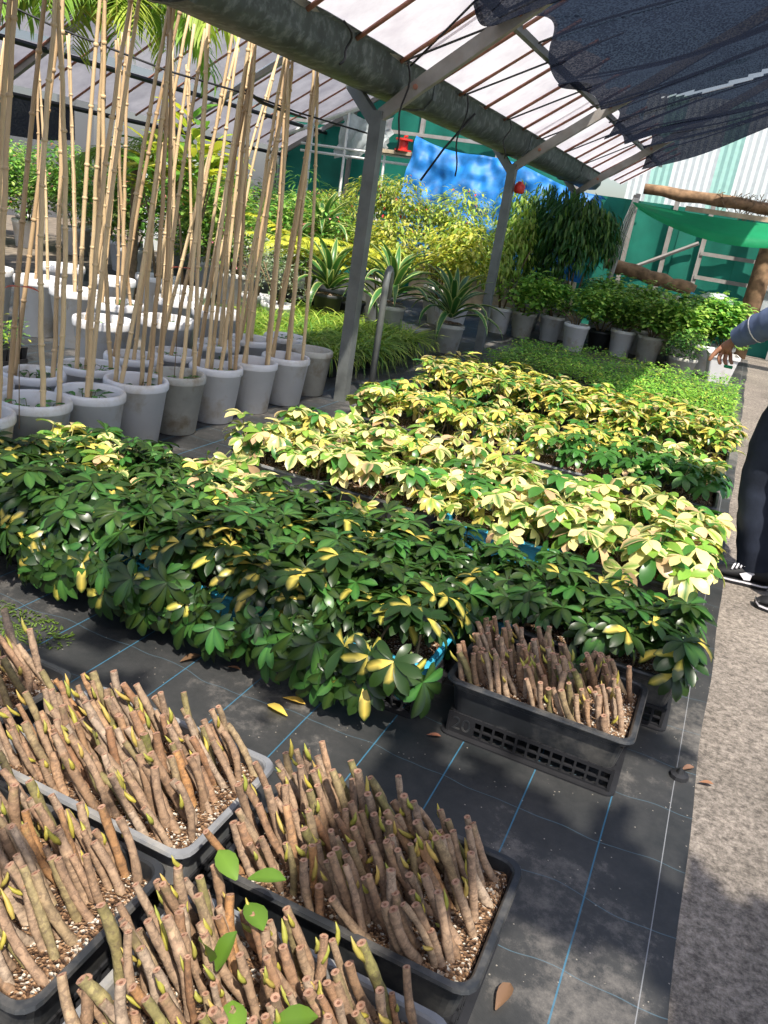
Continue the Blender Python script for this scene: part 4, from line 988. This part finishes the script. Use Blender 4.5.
# sagging green cloth
b = MB(); rings = []
for i in range(29):
    u = i/28; x = lerp(-1.84, 1.6, u); sag = .30*math.sin(min(1,u*1.0)*PI)**.9
    top = lerp(2.03,2.15,u)-.10*math.sin(u*PI)
    low = lerp(2.0,2.05,u)-.36*math.sin(min(1, u*1.15)*PI)**.8 if u*1.15 < 1 else 2.0
    rings.append([(x, 13.0, top), (x, 12.86, lerp(top,low,.25)), (x, 12.72, lerp(top,low,.52)+.01*math.sin(i)), (x, 12.62, lerp(top,low,.62)), (x, 12.55, lerp(top,low,.8)+.015*math.sin(i*1.7)), (x, 12.56, low-.015*(i > 0))])
b.loops(rings, 0, False, False, closed=False); tag(ob('green_cloth', b.mesh('green_cloth', 'green_cloth', True)), 'bright green shade cloth slung in a sagging curve before the wall', 'cloth')
for i, q in enumerate(((-1.86,12.95,0),(-1.82,13.05,0))):
    pass
t_ = thing('leaning_pole', 'pale weathered pole holding the end of the green cloth', 'pole', (-2.05,12.9,0))
b = MB(); b.tube([(0,0,0),(.10,0,1.0),(.19,.02,2.12)], .04, 7); ob('pole', b.mesh('pole','grey_channel',True), t_)
for q in range(4):
    b = MB(); b.tube([(.18+.02*q,-.05,2.08),(.10+.03*q,-.06,1.7),(.06+.02*q,-.05,1.25)], .010, 4); ob('cord', b.mesh('cord','white_pipe',True), t_)
t_ = thing('sack', 'pale woven sack lying behind the potted bushes', 'sack', (-1.25,13.1,.55))
b = MB(); b.loops([[(x+q*.0, .22*q*math.cos(a), .16+.16*q*math.sin(a)) for a in [2*PI*i/12 for i in range(12)]] for x, q in ((-.42,.3),(-.36,.85),(-.15,1.05),(.1,1),(.33,.9),(.40,.4))], 0); ob('bag', b.mesh('bag','sack',True), t_)
b = MB(); b.tube([(-.43,0,.16),(-.47,0,.17)], [.04,.07], 8); ob('tied_end', b.mesh('tied_end','sack',True), t_)
b = MB(); b.box(-1.9,-.4,12.85,13.35,0,.545); tag(ob('low_bench', b.mesh('low_bench','wood_plank')), 'low bench behind the potted bushes carrying the sack', 'bench')
b = MB(); b.tube([(-.78,12.7,.92),(-.60,12.7,.86),(-.58,12.7,.855),(-.53,12.7,.84)], [.045,.045,.02,.02], 10)
tag(ob('blue_bottle', b.mesh('blue_bottle','blue_plastic',True)), 'blue bottle lying above the potted bushes', 'bottle')
b = MB(); r_ = random.Random(4)
b.loops([[(q*.26*math.cos(a)*r_.uniform(.8,1.2), q*.2*math.sin(a)*r_.uniform(.8,1.2), zz*.2+r_.uniform(-.015,.015)) for a in [2*PI*k/12 for k in range(12)]] for q, zz in ((.8,-.5),(1.05,-.1),(1,.25),(.7,.55),(.35,.7),(.12,.72))], 0)
tag(ob('plastic_bag', b.mesh('plastic_bag','clear_sheet',True), None, (-.42,12.45,.86)), 'crumpled clear plastic bag resting on a bush', 'bag')
# ================================================================== LITTER
for x, y, a, cols, l in ((-.985,1.955,.2,(.66,.44,.08),.075),(-.925,1.88,2.9,(.70,.47,.10),.085),(-.53,2.05,.5,(.35,.16,.09),.045),(.205,2.36,.9,(.30,.18,.11),.055),(.26,2.33,.4,(.25,.13,.07),.045),(-1.36,1.93,1.2,(.16,.10,.05),.08),(-.075,1.27,1.45,(.26,.15,.09),.08),(-1.22,2.0,.3,(.34,.16,.09),.04)):
    b = MB(); leaflet(b, (0,0,.012), (math.cos(a), math.sin(a), .12), (0,0,1), l, l*.38, .25, lambda t_: (cols, tuple(q*1.15 for q in cols)), fold=.5)
    tag(ob('fallen_leaf', b.mesh('fallen_leaf','leaf_soft',True,True), None, (x,y,0)), 'yellow fallen leaf lying on the black mat' if cols[0] > .6 else 'dry brown fallen leaf on the ground', 'leaf', 'yellow fallen leaves' if cols[0] > .6 else 'dry brown fallen leaves')
b = MB(); r_ = random.Random(9)
for i in range(500):
    a = r_.uniform(0,6.28); q = .16*math.sqrt(r_.random()); l = r_.uniform(.008,.02); g = jit((.10,.15,.02), r_, .4)
    leaflet(b, (q*1.4*math.cos(a), q*.6*math.sin(a), .004), (math.cos(a*3), math.sin(a*3), r_.uniform(.2,1.2)), (0,0,1), l, .006, .5, lambda t_: (g, g), wprof=(.6,1,.1))
o = tag(ob('moss_patch', b.mesh('moss_patch','leaf_soft',False,True), None, (-1.93,1.80,.004)), 'flat patch of green moss and weeds on the black mat', 'moss'); o['kind'] = 'stuff'
b = MB(); r_ = random.Random(3)
b.lathe([(0,.0),(.03,.0),(.028,.012),(.012,.016),(.006,.03),(0,.032)], 10); tag(ob('mat_pin', b.mesh('mat_pin','black_strap'), None, (.20,2.33,.004)), 'black plastic pin fixing the mat edge', 'pin')

# ================================================================== PERSON (standing at the path, mostly outside the frame)
t_ = thing('person', 'person in a blue-grey shirt and dark trousers pointing down at the plants', 'person', (.42, 4.22, 0))
def skin_obj(name, nodes, edges, mat, parent, sub=2, root=0):
    me = bpy.data.meshes.new(name); me.from_pydata([n[0] for n in nodes], edges, []); me.materials.append(MATS[mat])
    o = ob(name, me, parent); md = o.modifiers.new('skin','SKIN'); md.use_smooth_shade = True
    sl = me.skin_vertices[0].data if me.skin_vertices else None
    if sl is None:
        bpy.context.view_layer.objects.active = o; me.attributes
    for i, n in enumerate(nodes):
        r_ = n[1]; me.skin_vertices[0].data[i].radius = r_ if isinstance(r_, tuple) else (r_, r_)
        me.skin_vertices[0].data[i].use_root = (i == root)
    smoothmod(o, sub); return o
# local frame: person faces -x; origin below the hips
nodes = [((0,0,.95),(.09,.09)), ((0,0,1.15),(.09,.11)), ((.01,0,1.34),(.09,.13)), ((.0,0,1.47),(.055,.055)), ((-.02,0,1.54),(.055,.055)), ((-.03,0,1.63),(.125,.11)), ((-.025,0,1.72),(.105,.10)),
 ((.01,-.17,1.40),(.05,.05)), ((-.19,-.20,1.32),(.04,.04)), ((-.425,-.03,1.15),(.026,.022)), ((-.455,-.02,1.110),(.030,.020)),
 ((.02,.19,1.39),(.05,.05)), ((.05,.25,1.12),(.04,.04)), ((-.02,.27,.88),(.028,.026)), ((-.05,.27,.80),(.03,.02)),
 ((-.06,.07,.86),(.065,.065)), ((-.09,.02,.50),(.055,.055)), ((.0,.0,.10),(.04,.04)), ((.04,-.09,.86),(.065,.065)), ((.10,-.16,.50),(.055,.055)), ((.18,-.20,.10),(.04,.04))]
edges = [(0,1),(1,2),(2,3),(3,4),(4,5),(5,6),(2,7),(7,8),(8,9),(9,10),(2,11),(11,12),(12,13),(13,14),(0,15),(15,16),(16,17),(0,18),(18,19),(19,20)]
def fing(root, pts):
    i0 = root
    for p, r_ in pts:
        nodes.append((p, (r_, r_))); edges.append((i0, len(nodes)-1)); i0 = len(nodes)-1
HB_ = (-.475,-.02,1.105)
fing(10, [((-.487,-.035,1.088),.0115), ((-.503,-.045,1.060),.0105), ((-.513,-.05,1.030),.0085)])
fing(10, [((-.470,-.020,1.076),.0115), ((-.473,-.035,1.048),.0105), ((-.458,-.04,1.022),.0085)])
fing(10, [((-.448,-.002,1.072),.0110), ((-.446,-.016,1.044),.0100), ((-.430,-.024,1.022),.0085)])
fing(10, [((-.430,.016,1.076),.0100), ((-.422,.004,1.050),.0092), ((-.408,-.004,1.030),.0078)])
fing(10, [((-.470,.022,1.10),.0110), ((-.488,.024,1.075),.0100), ((-.498,.015,1.052),.0085)])
try:
    body_me = None
    o = ob('tmp', bpy.data.meshes.new('tmp'))
    bpy.data.objects.remove(o)
    skin_obj('body', nodes, edges, 'skin', t_)
except Exception as ex:
    print('skin fallback', ex)
def ringxy(c, rx, ry, n=16): return [(c[0]+rx*math.cos(2*PI*i/n), c[1]+ry*math.sin(2*PI*i/n), c[2]) for i in range(n)]
b = MB()   # shirt: torso and sleeves
b.loops([ringxy(c, rx, ry) for c, rx, ry in (((0,0,.86),.185,.215),((0,0,1.0),.165,.20),((0,0,1.2),.14,.19),((.01,0,1.34),.13,.205),((.01,0,1.42),.10,.17),((0,0,1.46),.065,.075))], 0, False, False)
for pts, rads in (([(.01,-.13,1.405),(-.06,-.18,1.38),(-.19,-.205,1.32),(-.27,-.155,1.275),(-.34,-.10,1.225),(-.39,-.06,1.183),(-.415,-.042,1.160)], [.09,.088,.084,.074,.066,.054,.044]),
                  ([(.01,.14,1.40),(.03,.22,1.28),(.05,.26,1.12),(.02,.27,.98),(-.01,.27,.90)], [.085,.075,.066,.055,.047])):
    p2 = []; r2_ = []
    for i in range(len(pts)-1):
        for k in range(5): p2.append(Vector(pts[i]).lerp(Vector(pts[i+1]), k/5)); r2_.append(lerp(rads[i], rads[i+1], k/5)*(1+.05*math.sin((i*5+k)*1.9)))
    p2.append(Vector(pts[-1])); r2_.append(rads[-1]); b.tube(p2, r2_, 14, 0, False)
sh = ob('shirt', b.mesh('shirt','shirt',True), t_)
b = MB(); b.tube([(-.375,-.072,1.196),(-.421,-.038,1.155)], [.058,.047], 16, 0, False); ob('cuff', b.mesh('cuff','shirt',True), sh)
b = MB(); b.tube([(-.345,-.097,1.221),(-.349,-.094,1.218)], [.0685,.068], 16, 0, False); ob('piping', b.mesh('piping','shoe_white',True), sh)
b = MB()   # trousers
b.loops([ringxy((0,0,z), rx, ry) for z, rx, ry in ((.98,.15,.18),(.88,.16,.185),(.80,.13,.15))], 0, False, False)
for pts, rads in (([(-.07,.06,.92),(-.12,.03,.72),(-.13,.02,.50),(-.09,.0,.30),(-.035,0,.085)], [.125,.112,.092,.088,.082]), ([(.04,-.09,.92),(.08,-.12,.72),(.12,-.16,.50),(.17,-.19,.30),(.20,-.20,.06)], [.125,.11,.088,.082,.08])):
    p2 = []; r2_ = []
    for i in range(len(pts)-1):
        for k in range(5): p2.append(Vector(pts[i]).lerp(Vector(pts[i+1]), k/5)); r2_.append(lerp(rads[i], rads[i+1], k/5)*(1+.035*math.sin((i*5+k)*2.3)))
    p2.append(Vector(pts[-1])); r2_.append(rads[-1]); b.tube(p2, r2_, 16, 0, False)
ob('trousers', b.mesh('trousers','denim',True), t_)
def shoe(cx, cy, rz):
    s_ = ob('shoe', None, t_, (cx, cy, 0), (0,0,rz))
    st = [(-.155,.022,.030,.030),(-.14,.034,.018,.052),(-.10,.044,.016,.068),(-.05,.047,.018,.085),(0,.042,.020,.112),(.05,.038,.02,.125),(.09,.038,.02,.12),(.115,.030,.022,.10),(.125,.016,.03,.07)]
    b = MB(); b.loops([[(x, w_*math.cos(a)*(1 if math.sin(a) < .2 else .82), max(z0, z0+(z1-z0)*(.5+.5*math.sin(a))**.8)) for a in [2*PI*i/14 for i in range(14)]] for x, w_, z0, z1 in st], 0)
    ob('upper', b.mesh('upper','shoe_black',True), s_)
    b = MB(); b.loops([[(x*1.02, w_*1.08, max(.0, z0-.016)+.0), (x*1.02, w_*1.10, z0+.010), (x*1.02, -w_*1.10, z0+.010), (x*1.02, -w_*1.08, max(0., z0-.016))] for x, w_, z0, z1 in st], 0)
    ob('sole', b.mesh('sole','shoe_black'), s_)
    b = MB(); b.loops([[(x*1.022, w_*1.12, z0-.002), (x*1.022, w_*1.12, z0+.007), (x*1.022, -w_*1.12, z0+.007), (x*1.022, -w_*1.12, z0-.002)] for x, w_, z0, z1 in st], 0); ob('sole_stripe', b.mesh('sole_stripe','shoe_white'), s_)
    for k in range(5):
        x = -.055+.018*k; z = .086+.009*k
        b = MB(); b.tube([(x-.008,-.036,z-.016),(x,-.015,z+.004),(x+.01,.015,z+.005),(x+.018,.034,z-.014)], .0052, 5); ob('lace', b.mesh('lace','shoe_white',True), s_)
    for sg in (-1,1):
        b = MB(); b.loops([[(p[0], sg*(p[2]+d), p[1]) for p in ((-.022,.060,.0465),(.030,.088,.0385),(.045,.074,.0400),(.034,.066,.0425),(.032,.040,.0455),(.004,.036,.0475))] for d in (-.004,.0022)], 0); ob('side_patch', b.mesh('side_patch','shoe_white'), s_)
shoe(-.075, -.03, .03); shoe(.145, -.27, .1)
b = MB(); b.lathe([(0,.118),(.05,.110),(.095,.065),(.112,.0),(.106,-.05),(.095,-.055)], 16); ob('hair', b.mesh('hair','hair',True), t_, (.0,0,1.69), (0,.55,0))
for y in (-.035,.035):
    b = MB(); b.lathe([(0,-.012),(.010,-.006),(.012,0),(.010,.006),(0,.012)], 8); ob('eye', b.mesh('eye','shoe_white',True), t_, (-.125,y,1.655))
b = MB(); b.tube([(-.12,0,1.66),(-.15,0,1.625),(-.135,0,1.615)], [.010,.016,.008], 6); ob('nose', b.mesh('nose','skin',True), t_)
b = MB(); b.tube([(-.118,-.025,1.585),(-.128,0,1.583),(-.118,.025,1.585)], [.004,.008,.004], 6); ob('mouth', b.mesh('mouth','red_plastic',True), t_)
for y in (-.09,.09):
    b = MB(); b.tube([(-.02,y,1.67),(-.01,y*1.12,1.65),(-.02,y,1.62)], [.012,.018,.010], 6); ob('ear', b.mesh('ear','skin',True), t_)
b = MB(); b.tube([(-.44,-.03,1.020),(-.405,-.018,1.018)], [.008,.008], 6)
o = tag(ob('green_tag', b.mesh('green_tag','green_cloth',True), None, (.42,4.22,0)), 'small green tag held in the pointing hand', 'tag')
